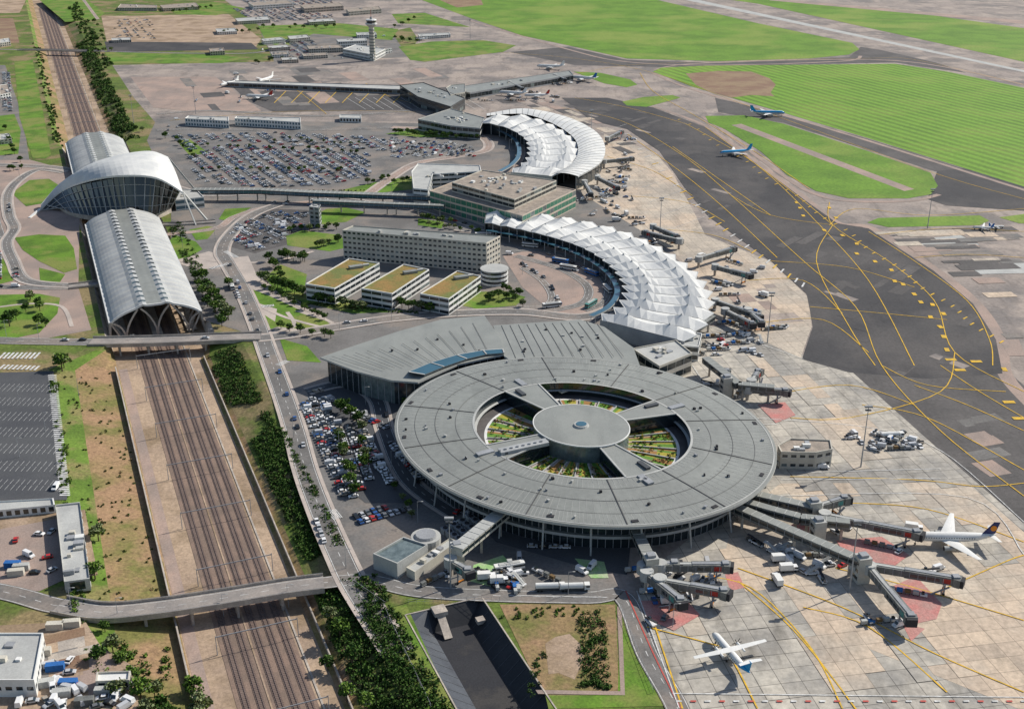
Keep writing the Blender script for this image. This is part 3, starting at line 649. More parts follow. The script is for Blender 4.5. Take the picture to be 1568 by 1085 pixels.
def roofslab(name,pts,th,m,edge='roof_light',inset=.93,floor=0):
    P3=GL(pts); b=MB(name); n=len(P3)
    c=sum(P3,Vector())/n
    fl=[Vector((p.x,p.y,0)) for p in P3]
    tri=geometry.tessellate_polygon([fl]); b.add(P3,[list(t) for t in tri],m)
    lo=[p-Vector((0,0,th)) for p in P3]; b.add(lo,[list(t) for t in tri],'steel_dark')
    for i in range(n): b.face([P3[i],P3[(i+1)%n],lo[(i+1)%n],lo[i]],edge)
    w=[c+(p-c)*inset for p in lo]
    for i in range(n):
        a,e=w[i],w[(i+1)%n]; b.face([(a.x,a.y,floor),(e.x,e.y,floor),(e.x,e.y,e.z),(a.x,a.y,a.z)],'glass_pale' if i%2 else 'glass')
        L=(e-a).length
        for k in range(int(L/4)):
            p=a.lerp(e,(k+.5)/max(1,int(L/4))); b.beam((p.x,p.y,floor),(p.x,p.y,p.z),.3,.3,'steel')
    return b
b=roofslab('terminal_wing',[(490,547,14.5),(545,528,14.8),(610,507,15),(675,489,15.2),(742,483,15.4),(768,520,15.4),(772,542,15.2),(700,558,15),(640,585,14.4),(600,582,14.4),(545,568,14.4)],.9,'roof_grey2')
for k in range(1,14):
    t=k/14; a=G(490+252*t,547-64*t+8*math.sin(3*t)-3*(1-t)+4,15.6); c=G(560+205*t,571-28*t-2,15.6); b.beam(a,c,.14,.12,'roof_seam')
for k in range(5):
    p=G(R.uniform(590,740),R.uniform(515,540),15.2); b.box(p,1.2,1.2,.7,'vent')
b.obj()
b=roofslab('terminal_wing',[(755,498,15),(888,489,15),(925,500,15),(970,532,14.5),(980,560,14),(860,600,14),(772,545,15)],.9,'roof_grey2')
for k in range(11):
    u=R.uniform(790,940); v=R.uniform(505,540); p=G(u,v,14.9); b.box(p,1.3,1.3,.8,R.choice(['roof_light','vent']))
for k in range(12):
    b.beam(G(768+k*13,498-k*.6,15.2),G(790+k*15,548-k*.2,15.1),.16,.14,'roof_seam')
b.obj()
b=MB('roof_skylight')
P0=[(626,569),(660,555),(700,543),(740,536),(770,534)]; P1=[(650,573),(680,561),(715,549),(745,542),(772,540)]
b.loft([[G(u,v,17.0) for u,v in P0],[G(u,v,16.4) for u,v in P1]],'glass_blue')
b.loft([[G(u,v,17.0) for u,v in P0],[G(u,v-1,14.4) for u,v in P0]],'roof_light'); b.loft([[G(u,v,16.4) for u,v in P1],[G(u,v+3,14.2) for u,v in P1]],'roof_light')
for a,c in zip(P0,P1): b.beam(G(*a,17.1),G(*c,16.5),.7,.3,'roof_light')
b.obj()
# ---------------------------------------------------------------- tent terminals
def tents(name,outer,inner,nb,z=12,amp=3.0,side1=True):
    o=resample(smooth(GL(outer,z),8),1.0); i_=resample(smooth(GL(inner,z),8),1.0)
    def at(l,t): 
        x=t*(len(l)-1); k=min(int(x),len(l)-2); return l[k].lerp(l[k+1],x-k)
    b=MB(name); nr=12; rows=[]
    for k in range(2*nb+1):
        t=k/(2*nb); ridge=k%2; a=at(i_,t); c=at(o,t); row=[]
        for j in range(nr+1):
            f=j/nr; ex=0
            if j==0: ex=-.07 if ridge else .03
            if j==nr: ex=.06 if ridge else -.03
            p=a.lerp(c,f+ex)
            pk=math.exp(-((f-.22)/.13)**2)+math.exp(-((f-.78)/.13)**2)
            h=(amp*(.12+.75*pk) if ridge else -amp*.28)
            p.z=z+h-(1.0 if j in(0,nr) else 0)*(1 if not ridge else .7)
            row.append(p)
        rows.append(row)
    b.loft(rows,'tent')
    for k in range(2*nb):
        for r in (0,nr): b.beam(rows[k][r],rows[k+1][r],.35,.5,'white')
        if k%2==0:
            r=rows[k]; 
            for p,q in zip(r,r[1:]): b.beam(p+Vector((0,0,.06)),q+Vector((0,0,.06)),.7,.18,'jet_grey')
    for k in range(1,2*nb,2):
        for j in (3,9):
            p=rows[k][j]; b.cyl((p.x,p.y,p.z-.3),(p.x,p.y,p.z+.8),.8,.15,6,'tent_grey')
    for side,fr in ((0,.1),(1,.92)):
        r=[at(i_,k/(2*nb)).lerp(at(o,k/(2*nb)),fr) for k in range(2*nb+1)]
        b.loft([[Vector((p.x,p.y,0)) for p in r],[Vector((p.x,p.y,z-1.4)) for p in r]],'glass')
        sg=.3*(1 if side else -1)
        b.loft([[Vector((p.x,p.y,5.0)) for p in offs(r,sg)],[Vector((p.x,p.y,5.9)) for p in offs(r,sg)]],'tent_grey')
        for p in r: b.beam((p.x,p.y,0),(p.x,p.y,z-1.2),.7,.7,'tent_grey')
    for t in (0,1):
        a=at(i_,t);c=at(o,t); b.face([(a.x,a.y,0),(c.x,c.y,0),(c.x,c.y,z-1.2),(a.x,a.y,z-1.2)],'tent_grey')
    b.obj()
tents('tensile_roof_terminal',[(745,323),(800,326),(850,331),(905,341),(965,358),(1030,391),(1073,428),(1087,462),(1078,492),(1048,520)],[(742,338),(790,347),(845,360),(895,377),(935,402),(958,430),(960,452),(948,472),(918,487)],18,11,3.6)
mid=[(745,179),(800,176),(845,190),(878,212),(885,235),(872,255),(845,268)]
tents('tensile_roof_terminal',mid,[(738,186),(775,193),(806,211),(812,232),(805,248),(782,262)],11,13,3.6)
b=MB('terminal_roof_band')
oo=smooth(GL([(745,175),(800,166),(862,177),(908,198),(926,222),(920,248),(885,270)],12),6); ii=smooth(GL(mid,13),6)
rows=[]
for k in range(7):
    t=k/6; rows.append([a.lerp(c,t)+Vector((0,0,2.2*math.sin(math.pi*(.15+.85*t)))) for a,c in zip(ii,oo)])
b.loft(rows,'tent'); b.loft([rows[-1],[Vector((p.x,p.y,10.8)) for p in rows[-1]]],'tent_grey')
for i in range(0,len(ii),1): 
    for k in range(6): b.beam(rows[k][i]+Vector((0,0,.08)),rows[k+1][i]+Vector((0,0,.08)),.35,.15,'jet_grey')
w_=[a.lerp(c,.93) for a,c in zip(ii,oo)]; b.loft([[Vector((p.x,p.y,0)) for p in w_],[Vector((p.x,p.y,11.5)) for p in w_]],'glass')
for p in w_[::1]: b.beam((p.x,p.y,0),(p.x,p.y,11.5),.5,.5,'roof_light')
b.obj()
b=MB('terminal_canopy')
for pts,w,z in (([(745,352),(800,362),(850,375),(895,393),(928,415),(943,435),(944,452),(930,470),(905,483)],3.5,6.5),([(735,190),(765,200),(790,215),(795,235),(785,250),(765,262)],4,6.5)):
    pl=smooth(GL(pts,z)); 
    a=offs(pl,-w/2); c=offs(pl,w/2); b.loft([a,c],'glass_blue'); 
    b.loft([a,[p-Vector((0,0,1)) for p in a]],'roof_light')
    for p in pl[::2]: b.cyl((p.x,p.y,0),(p.x,p.y,z),.2,.2,5,'white')
b.obj()
# ---------------------------------------------------------------- station
b=MB('railway_station_hall')
def hall(s0,s1):
    n=int((s1-s0)/4.5); prof=[]
    for j in range(25):
        t=-1+2*j/24; prof.append((t*26, 5+8.5*(1-t*t)**.8+1.2*math.exp(-((abs(t)-.28)/.09)**2)))
    rows=[[W(s0+(s1-s0)*i/n,o,z+(.35 if i%2 else 0)) for o,z in prof] for i in range(n+1)]
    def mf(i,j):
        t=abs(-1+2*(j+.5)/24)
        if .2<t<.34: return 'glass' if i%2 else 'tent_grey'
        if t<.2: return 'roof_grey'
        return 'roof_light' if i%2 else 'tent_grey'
    b.loft(rows,None,mf=mf)
    for i in range(0,n+1,2):
        for sg in (-1,1):
            s=s0+(s1-s0)*i/n
            b.beam(W(s,sg*26,5),W(s,sg*27.5,-7),.9,1.2,'concwall'); b.beam(W(s,sg*26,5),W(s,sg*20,-7),.7,.9,'concwall')
    for sg in (-1,1): b.beam(W(s0,sg*26.2,4.8),W(s1,sg*26.2,4.8),1.4,1.1,'tent')
    for s in (s0,s1):
        pts=[W(s,o,z-.4) for o,z in prof]
        for p,q in zip(pts,pts[1:]): b.beam(p,q,.8,1.2,'white')
        for o in (-18,0,18):
            for dd in (-1,1):
                last=None
                for k in range(6):
                    t=k/5; oo=o+dd*(8.2*t**1.8); zz=-7+(5+8.5*(1-(min(25,abs(oo))/26)**2)**.8+6)*t**.8; q=W(s,oo,zz)
                    if last: b.beam(last,q,1.0,1.0,'concwall')
                    last=q
hall(284,505); hall(600,805)
for o in (-20,20,0): b.loft([[W(284,o-3,-5.9),W(805,o-3,-5.9)],[W(284,o+3,-5.9),W(805,o+3,-5.9)]],'concwall')
b.obj()
b=MB('railway_station_concourse')
fr=smooth(GL([(62,320,1.5),(95,291,14),(138,275,29),(190,268,37),(240,272,34),(280,294,22)]),6)
bk=smooth(GL([(68,315,2.5),(90,285,15),(132,254,31),(178,238,37),(228,231,38),(257,240,34)]),6)
rows=[]
for k in range(9):
    t=k/8; rows.append([a.lerp(c,t)+Vector((0,0,math.sin(math.pi*t)*3.5)) for a,c in zip(fr,bk)])
b.loft(rows,'tent'); b.loft([[p-Vector((0,0,1.2)) for p in r] for r in rows],'tent_grey')
for r in (rows[0],rows[-1]): b.loft([r,[p-Vector((0,0,1.4)) for p in r]],'white')
base=smooth(GL([(92,318,2),(112,326,3),(150,331,4),(195,332,4),(232,330,4),(262,318,4)]),6)
top=[p-Vector((0,0,1.3)) for p in fr]; top=[a.lerp(c,.12) for a,c in zip(top,bk)]
b.loft([top,base],'glass')
for k,(a,c) in enumerate(zip(top,base)):
    if k%2==0:
        a=a+Vector((0,-.4,0)); c=c+Vector((0,-.4,0)); b.beam(a,c,.5,.5,'tent_grey')
for f in (.25,.5,.75):
    r=[a.lerp(c,f)+Vector((0,-.4,0)) for a,c in zip(top,base)]
    for p,q in zip(r,r[1:]): b.beam(p,q,.35,.35,'tent_grey')
r=[Vector((p.x,p.y,0)) for p in base]; b.loft([base,r],'concwall')
bb=[a.lerp(c,.9)-Vector((0,0,2)) for a,c in zip(fr,bk)]; b.loft([bb,[Vector((p.x,p.y,0)) for p in bb]],'glass_pale')
b.beam(G(280,294,21),G(318,338,0),1.2,1.2,'roof_light'); b.beam(G(280,294,21),G(300,345,0),1.0,1.0,'roof_light'); b.beam(G(258,242,31),G(300,292,2),1.2,1.2,'roof_light'); b.beam(G(62,320,1),G(45,334,0),2,1.2,'white')
b.obj()
building('station_annex',[(262,291),(300,289),(312,301),(268,306)],9,floors=2,wall='white',top='roof_light',win='glass_blue',band=True,clutter=2)
def corridor(name,pts,z,w,h,m='jet_grey',top='roof_grey',col=16,rw='glass'):
    b=MB(name); pl=GL(pts,z)
    for a,c in zip(pl,pl[1:]):
        d=(c-a).normalized(); x=Vector((d.y,-d.x,0))
        b.beam(a+Vector((0,0,h/2)),c+Vector((0,0,h/2)),w,h,m); b.beam(a+Vector((0,0,h+.15)),c+Vector((0,0,h+.15)),w+.5,.3,top)
        for s in (-1,1): b.beam(a+x*s*(w/2+.03)+Vector((0,0,h*.55)),c+x*s*(w/2+.03)+Vector((0,0,h*.55)),.05,h*.45,rw)
        n=max(1,int((c-a).length/col))
        for k in range(n+1):
            p=a.lerp(c,(k+.2)/(n+.4)); b.beam((p.x,p.y,0),(p.x,p.y,z),1.0,1.0,'concwall')
        for k in range(int((c-a).length/4)):
            p=a+d*(k*4+2)+Vector((0,0,h+.31)); b.box(p,.3,w+.3,.12,'roof_light',math.atan2(d.y,d.x))
            for s in (-1,1): q=p+x*s*(w/2+.08); b.beam(q-Vector((0,0,.3)),q-Vector((0,0,h)),.18,.12,'steel')
    b.obj()
corridor('elevated_walkway',[(296,296),(400,296),(480,300),(660,306)],6,7,3.4,'steel_dark','roof_grey',18,'glass_blue')
corridor('elevated_walkway',[(480,312),(600,317),(680,320)],6,5,3,'steel_dark','roof_grey',18,'glass_blue')
# ---------------------------------------------------------------- jet bridges
TIPS=[]
def jetbridge(p0,p1,z=4.6,tip='teal'):
    b=MB('jet_bridge'); a=G(*p0,z); c=G(*p1,z); d=(c-a).normalized(); x=Vector((d.y,-d.x,0)); L=(c-a).length; m=a+d*L*.5; TIPS.append((c,d,x))
    b.cyl((a.x,a.y,0),(a.x,a.y,z),.9,.9,10,'concwall'); b.cyl(a-Vector((0,0,.3)),a+Vector((0,0,3.6)),2.6,2.6,14,'roof_light')
    up=Vector((0,0,1.4))
    b.beam(a+up,m+d+up,2.9,2.7,'jet_grey'); b.beam(m+up,c+up,3.3,3.1,'jet_grey')
    for k in range(int(L/3)):
        q=a+d*(k*3+1.5); w=2.95 if k*3+1.5<L/2 else 3.35
        for s in (-1,1): b.beam(q+x*s*w/2+up*.1,q+x*s*w/2+up*1.95,.2,.16,'steel')
    b.beam(a+up*2.05,m+up*2.05,1.2,.2,'roof_light'); b.beam(m+up*2.2,c+up*2.2,1.5,.2,'steel')
    b.beam(c-d*4+up,c-d*1.2+up,3.36,2.0,tip)
    b.beam(c+up,c+d*2.4+x*.6+up,4.3,3.4,'jet_grey'); b.beam(c+d*2.4+x*.6+up,c+d*3.6+x*.9+up,3.8,3.1,'vent')
    b.box(c+d*.5+up*2.2,2.5,2.5,.6,'steel')
    for s in (-1,1):
        b.beam(m+d*2+x*s*1.7+up,c-d*5+x*s*1.7+up,.06,1.2,'glass')
        q=c-d*3+x*s*2; b.beam((q.x,q.y,.8),(q.x,q.y,z+.5),.5,.5,'steel'); b.cyl((q.x-.3,q.y,.55),(q.x+.3,q.y,.55),.55,.55,8,'tyre')
    q=c-d*3; b.beam(q-x*2.2+Vector((0,0,.9-z)),q+x*2.2+Vector((0,0,.9-z)),.5,.4,'orange')
    q=c-d*1.5+x*3; b.beam(q,q-d*6+Vector((0,0,-z+.3)),.9,.3,'steel')
    b.obj()
for a,c in [((1145,600),(1200,604)),((1115,590),(1112,575)),((1250,782),(1290,770)),((1262,795),(1400,822)),((1310,868),(1460,893)),((1330,875),(1392,950)),((985,875),(1030,870)),((1010,872),(1108,872)),((990,885),(1040,925)),((1010,895),(1105,912)),((1095,412),(1145,425)),((1095,465),(1160,488)),((1070,400),(1120,385)),((1040,372),(990,360)),((1110,480),(1150,500)),((1000,350),(1035,365)),((925,250),(965,246)),((930,215),(950,205)),((915,275),(945,290)),((1150,590),(1160,575)),((690,865),(715,880)),((895,282),(905,300)),((850,118),(865,124)),((780,128),(800,138)),((1145,480),(1165,498))]:
    jetbridge(a,c,tip=R.choice(['teal','red','teal','jet_grey']))
corridor('boarding_corridor',[(1143,762),(1245,785)],6,4,3,'jet_grey','roof_grey2',20)
corridor('boarding_corridor',[(1122,782),(1320,868)],6.2,4,3,'jet_grey','roof_grey2',20)
corridor('boarding_corridor',[(1125,772),(1180,788),(1225,800),(1300,808)],6.4,3.5,3,'jet_grey','roof_grey2',20)
corridor('boarding_corridor',[(968,808),(996,868)],6,4,3,'jet_grey','roof_grey2',20)
corridor('boarding_corridor',[(772,790),(700,850)],8,5,3.4,'wall_grey','roof_light',14)
corridor('boarding_corridor',[(1080,555),(1130,595),(1185,600)],6,4,3,'jet_grey','roof_grey2',20)
corridor('boarding_corridor',[(1052,517),(1090,490)],6,4,3,'jet_grey','roof_grey2',20)
for (u,v) in [(1245,782),(1252,812),(1320,868),(996,868),(700,850),(1112,590)]:
    p=G(u,v,6); b=MB('stair_tower'); b.box((p.x,p.y,0),5,5,11,'wall_grey',.2,'roof_light'); b.box((p.x,p.y,11.01),3,3,1,'steel',.2)
    for k in range(3): b.box((p.x,p.y,1.5+k*3.2),5.1,3.5,1.5,'glass',.2); 
    b.obj()
# ---------------------------------------------------------------- bridges
def bridge(name,pts,w,z0,th=1.3,piers=5,depth=-7):
    b=MB(name); pl=smooth(GL(pts,0),6); 
    for p in pl: p.z=.37
    a=offs(pl,-w/2); c=offs(pl,w/2); dn=Vector((0,0,th)); b.loft([a,c],'deck'); b.loft([[p-dn for p in a],[p-dn for p in c]],'concwall')
    for r in (a,c):
        b.loft([r,[p-dn for p in r]],'concwall')
        for p,q in zip(r,r[1:]): b.beam(p+Vector((0,0,.5)),q+Vector((0,0,.5)),.25,.9,'concwall'); b.beam(p+Vector((0,0,1.2)),q+Vector((0,0,1.2)),.12,.12,'steel')
    for s in (-1,1): ribbon(b,pl,s*(w/2-1.3)-.1,s*(w/2-1.3)+.1,.39,'line_white')
    dash(b,pl,3,4.5,.2,.39,'line_white')
    q=resample(pl,(sum((y-x).length for x,y in zip(pl,pl[1:])))/(piers+1))
    for p in q[1:piers+1]:
        for e in (-w*.33,0,w*.33):
            o=p+Vector((RD.x,RD.y,0))*e; b.cyl((o.x,o.y,depth),(o.x,o.y,-.5),.6,.6,8,'concwall')
        b.beam(p+Vector((RD.x,RD.y,0))*(-w*.42)+Vector((0,0,-1.6)),p+Vector((RD.x,RD.y,0))*w*.42+Vector((0,0,-1.6)),1.2,1,'concwall')
    b.obj()
bridge('road_bridge',[(90,927),(160,938),(250,930),(350,915),(440,900),(496,893)],10,0)
bridge('road_bridge',[(138,524),(200,523),(270,521),(340,518),(400,516)],12,0)
bridge('road_bridge',[(28,77),(70,77),(110,78),(158,79)],10,0)
bridge('footbridge',[(105,440),(140,436),(165,432)],9,0,piers=1)
bridge('footbridge',[(245,345),(290,343),(330,340)],7,0,piers=1)
# ---------------------------------------------------------------- vehicles
def car_mesh(m,kind='car'):
    b=MB('car_'+m+kind)
    if kind=='car': Wd=1.85; prof=[(-2.2,.35),(-2.15,.8),(-1.9,.9),(-1.2,.95),(1.0,.92),(1.9,.75),(2.2,.6),(2.2,.35)]; cab=[(-1.75,.93),(-1.2,1.42),(.35,1.45),(1.1,.92)]
    else: Wd=2.0; prof=[(-2.7,.4),(-2.7,1.2),(1.8,1.2),(2.6,1.0),(2.7,.4)]; cab=[(-2.65,1.2),(-2.6,2.3),(1.1,2.3),(1.9,1.2)]
    def ext(pr,w0,w1,zs,mm,topm=None):
        n=len(pr); l=[]
        for sg in (-1,1):
            for x,z in pr: l.append((x,sg*(w0 if z<zs else w1)/2,z))
        b.add(l,[[i for i in range(n)][::-1],[n+i for i in range(n)]],mm)
        for i in range(n):
            j=(i+1)%n; b.add([l[i],l[j],l[n+j],l[n+i]],[[0,1,2,3]],mm if (topm is None or not(pr[i][1]>zs and pr[j][1]>zs)) else topm)
    ext(prof,Wd,Wd,9,m)
    ext(cab,Wd*.96,Wd*.8,1.1 if kind=='car' else 1.5,'glass' if kind=='car' else m,m)
    if kind=='van':
        for sg in (-1,1): b.face([(.3,sg*.86,1.45),(1.4,sg*.9,1.45),(1.0,sg*.83,2.1),(.3,sg*.83,2.1)],'glass')
        b.face([(1.85,-.8,1.32),(1.85,.8,1.32),(1.25,.75,2.2),(1.25,-.75,2.2)],'glass')
    for x in (-1.35,1.35):
        for sg in (-1,1): b.cyl((x,sg*(Wd/2-.2),.33),(x,sg*(Wd/2+.02),.33),.33,.33,8,'tyre')
    return b.mesh()
for n,c in (('car_white',(.8,.8,.79)),('car_silver',(.5,.51,.52)),('car_grey',(.15,.155,.16)),('car_black',(.02,.02,.022)),('car_blue',(.03,.1,.3)),('car_red',(.5,.03,.025)),('car_beige',(.4,.35,.28))):
    A(n,c,rough=.25,fine=0,spec=.6)
CM=[car_mesh(m) for m in ('car_white','car_white','car_white','car_silver','car_silver','car_silver','car_grey','car_grey','car_black','car_black','car_blue','car_red','car_beige')]
VM=[car_mesh('car_white','van'),car_mesh('car_silver','van'),car_mesh('car_white','van')]
def car(p,rot,name='parked_car',van=.06):
    p=Vector((p.x,p.y,p.z)) 
    if R.random()<van: inst('delivery_van' if name=='parked_car' else 'service_van',R.choice(VM),p,rot+(math.pi if R.random()<.5 else 0))
    else: inst(name,R.choice(CM),p,rot+(math.pi if R.random()<.5 else 0))
LINES=MB('parking_bay_marking')
def carpark(poly,ang,occ,pitch=16,bay=2.6,lv=5,marks=True,hl=2.3):
    P2=GL(poly); c=sum(P2,Vector())/len(P2); d=Vector((math.cos(ang),math.sin(ang),0)); n=Vector((-d.y,d.x,0)); z=.03*lv+.03
    k=int(400/pitch)
    for i in range(-k,k+1):
        for side in (-1,1):
            rowo=i*pitch+side*2.6; ph=R.uniform(.6,1.15)
            for j in range(-130,131):
                p=c+n*rowo+d*j*bay
                if inside(p,P2):
                    p.z=z
                    if marks:
                        q=p+d*bay/2; LINES.face([q+n*hl-d*.07,q+n*hl+d*.07,q-n*hl+d*.07,q-n*hl-d*.07],'line_white')
                    if R.random()<occ*ph: car(p+d*R.uniform(-.15,.15)+n*R.uniform(-.2,.2),ang+math.pi/2+R.uniform(-.03,.03))
carpark([(285,240),(345,222),(450,226),(565,236),(566,270),(500,284),(400,288),(305,278)],RA+.1,.78,15,lv=4)
carpark([(262,208),(420,203),(595,212),(590,232),(450,224),(340,216),(290,232)],RA+.1,.55,lv=4)
carpark([(598,212),(722,222),(728,240),(598,242)],RA+.6,.65,14,lv=4)
carpark([(356,347),(420,324),(474,326),(464,350),(432,374),(385,386),(356,374)],RA+.3,.8,14,lv=4)
carpark([(-20,585),(76,578),(92,755),(-20,765)],math.radians(-2),.03,pitch=17,lv=4,hl=2.2)
carpark([(-40,250),(5,260),(0,300),(-40,300)],RA,.7)
carpark([(-40,385),(18,388),(28,425),(-40,436)],RA,.8,lv=8)
carpark([(0,110),(14,112),(30,170),(0,172)],RA,.6)
carpark([(170,30),(230,30),(240,60),(180,60)],RA,.12,marks=False)
carpark([(430,62),(480,62),(500,90),(440,92)],RA,.45,marks=False)
carpark([(345,-5),(480,-8),(520,4),(400,12)],RA,.35,marks=False)
carpark([(350,14),(450,12),(520,26),(400,36)],RA,.3,marks=False)
carpark([(1310,674),(1410,674),(1416,688),(1318,692)],.05,.8,pitch=9)
for k in range(60):
    a=G(80+k*.33,575+k*3.1); a.z=.16; LINES.box(a,4.5,1.1,.02,'line_white')
def row(p0,p1,occ=.85,gap=2.7,across=True,lv=7,name='parked_car',van=.06):
    a=G(*p0);c=G(*p1); d=(c-a); L=d.length; d.normalize(); ang=math.atan2(d.y,d.x)+(math.pi/2 if across else 0)
    for i in range(int(L/gap)):
        if R.random()<occ: p=a+d*i*gap; p.z=.03*lv+.03; car(p,ang+R.uniform(-.05,.05),name,van)
for (a,c) in [((478,612),(545,770)),((466,620),(530,765)),((494,612),(528,700)),((515,650),(555,755)),((535,655),(568,740)),((545,640),(600,745)),((560,690),(610,750)),((545,632),(600,660)),((470,605),(500,595)),((505,612),(545,635)),((552,800),(640,776)),((545,792),(610,772)),((700,785),(735,795)),((690,800),(720,812)),((600,680),(650,742)),((570,600),(600,612))]: row(a,c,.9)
for (a,c) in [((820,822),(900,830)),((815,838),(890,840)),((1060,600),(1100,640)),((1110,530),(1165,520)),((900,300),(960,325)),((930,325),(985,345)),((700,140),(740,155)),((1180,845),(1250,890)),((1150,828),(1185,850)),((1200,715),(1280,718)),((1180,835),(1270,875))]: row(a,c,.5,4.4,False,8,'baggage_tractor',.4)
for (a,c) in [((350,400),(420,570)),((425,560),(470,700)),((640,325),(740,350)),((250,278),(330,298)),((820,470),(890,478)),((840,390),(925,440)),((0,440),(100,438)),((100,522),(390,518)),((15,300),(14,340)),((580,612),(650,760)),((480,500),(700,480)),((400,313),(620,318))]: row(a,c,.32,10,False,11,'moving_car',.1)
for (a,c) in [((780,390),(860,395)),((800,405),(840,430)),((845,440),(860,470)),((870,400),(915,425)),((400,312),(520,306)),((360,440),(372,470)),((485,800),(500,840))]: row(a,c,.65,5.2,False,10)
for _ in range(150):
    u,v=R.choice([(R.uniform(890,960),R.uniform(270,335)),(R.uniform(1000,1040),R.uniform(870,925)),(R.uniform(1200,1300),R.uniform(810,880)),(R.uniform(740,930),R.uniform(855,905)),(R.uniform(1060,1170),R.uniform(510,545)),(R.uniform(1300,1420),R.uniform(655,690)),(R.uniform(420,600),R.uniform(60,92)),(R.uniform(0,110),R.uniform(1010,1080)),(R.uniform(20,110),R.uniform(800,890)),(R.uniform(700,800),R.uniform(135,155)),(R.uniform(0,200),R.uniform(1040,1085)),(R.uniform(910,960),R.uniform(230,300)),(R.uniform(240,280),R.uniform(182,215)),(R.uniform(400,620),R.uniform(50,92)),(R.uniform(1040,1170),R.uniform(380,500))])
    car(G(u,v,.26),R.uniform(0,6),'service_car',.4)
def carts():
    b=MB('baggage_cart_train')
    b.box((5.2,0,.35),2.6,1.4,.7,'car_white'); b.box((4.9,0,1.05),1,1.2,.9,'glass')
    for k in range(4):
        x=2.4-k*2.9; b.box((x,0,.45),2.3,1.4,.15,'steel'); b.box((x,0,.6),2.1,1.3,R.choice([.9,1.3]),R.choice(['steel','roof_light','jet_grey','jet_grey','blue','bush_brown'])); b.beam((x+1.1,0,.5),(x+1.9,0,.5),.1,.1,'steel')
        for sx in (-.8,.8):
            for sy in (-.6,.6): b.cyl((x+sx,sy-.08,.22),(x+sx,sy+.08,.22),.22,.22,6,'tyre')
    return b.mesh()
def loader():
    b=MB('belt_loader'); b.box((0,0,.4),5,2,.7,'car_white'); b.beam((-3,0,1.2),(3.6,0,2.8),1,.3,'vent'); b.box((-1.4,.6,1.1),1.2,.8,1,'glass')
    for x in (-1.6,1.6):
        for s in (-1,1): b.cyl((x,s*.8,.4),(x,s*1.03,.4),.4,.4,8,'tyre')
    return b.mesh()
def stairs():
    b=MB('boarding_stairs'); b.box((-.5,0,.5),5,2.1,.5,'car_white'); b.beam((-2.5,0,1),(2.2,0,3.6),1.6,.3,'roof_light'); b.box((2.9,0,3.5),1.6,2,.15,'roof_light')
    for s in (-1,1): b.beam((-2.5,s*.85,2),(2.2,s*.85,4.6),.08,.1,'steel'); b.beam((2.6,s*.7,1),(2.6,s*.7,3.5),.2,.2,'steel')
    for x in (-2.2,1.4):
        for s in (-1,1): b.cyl((x,s*.85,.4),(x,s*1.08,.4),.4,.4,8,'tyre')
    return b.mesh()
def cater():
    b=MB('catering_truck'); b.box((0,0,.6),7,2.3,.3,'steel_dark'); b.box((-.9,0,1.0),5,2.4,2.4,'white'); b.box((2.6,0,.9),1.7,2.2,1.6,'car_white'); b.box((2.8,0,1.6),1.4,2.25,.7,'glass')
    for x in (-2.2,2.5):
        for s in (-1,1): b.cyl((x,s*.95,.5),(x,s*1.18,.5),.5,.5,8,'tyre')
    return b.mesh()
EQ=[('baggage_cart_train',carts()),('baggage_cart_train',carts()),('belt_loader',loader()),('boarding_stairs',stairs()),('catering_truck',cater())]
def equip(p,a=None):
    n,me=R.choice(EQ if R.random()<.5 else EQ[:3]); inst(n,me,(p.x,p.y,.28),R.uniform(0,6.28) if a is None else a)
for c,d,x in TIPS:
    for k in range(2):
        q=c+x*R.choice([-1,1])*R.uniform(5,14)-d*R.uniform(0,18)
        equip(q,math.atan2(d.y,d.x)+R.choice([0,.1,1.57])) 
        if R.random()<.4: car(Vector((q.x+R.uniform(4,7),q.y+R.uniform(-5,5),.26)),R.uniform(0,6),'service_car',.5)
for (u0,v0,u1,v1,n) in [(1180,850,1290,895,9),(1150,830,1200,850,4),(730,860,800,895,9),(740,880,860,905,4),(1060,515,1170,540,8),(905,300,985,350,8),(1300,660,1400,690,6),(985,880,1030,930,4),(640,150,730,170,6),(930,230,960,290,6),(1100,420,1170,500,7),(300,112,420,160,7),(740,140,880,158,8)]:
    for i in range(n): equip(G(R.uniform(u0,u1),R.uniform(v0,v1)),R.choice([.1,1.7,2.4]))
def bus(u,v,rot,m='white',L=12):
    b=MB('bus'); b.box((0,0,.5),L,2.5,2.5,m); b.box((0,0,1.5),L+.06,2.56,.95,'glass'); b.box((0,0,3.0),L*.7,1.6,.25,'roof_light')
    for x in (-L*.32,L*.32):
        for s in (-1,1): b.cyl((x,s*1.0,.5),(x,s*1.29,.5),.5,.5,8,'tyre')
    o=b.obj(); o.location=G(u,v,.32); o.rotation_euler=(0,0,rot)
for u,v,r_,m in [(858,402,-.5,'blue'),(906,420,-.9,'blue'),(870,412,-.5,'white'),(740,362,0,'white'),(845,470,.3,'white'),(812,378,-.3,'white'),(905,468,1,'teal'),(355,440,1.9,'white'),(780,872,.3,'white'),(930,445,-1.3,'white')]: bus(u,v,r_,m)
def tanker(u,v,rot):
    b=MB('fuel_tanker'); b.box((0,0,.7),11,2.3,.4,'steel_dark'); b.cyl((-5.4,0,2.1),(3.2,0,2.1),1.15,1.15,14,'white'); b.box((4.6,0,.7),2,2.4,2.2,'white'); b.box((4.9,0,1.8),1.5,2.45,.8,'glass')
    for x in (-4.5,-3.2,4.4):
        for s in (-1,1): b.cyl((x,s*.95,.5),(x,s*1.2,.5),.5,.5,8,'tyre')
    o=b.obj(); o.location=G(u,v,.28); o.rotation_euler=(0,0,rot)
tanker(842,903,.05); tanker(880,903,.05); tanker(1365,670,.1)
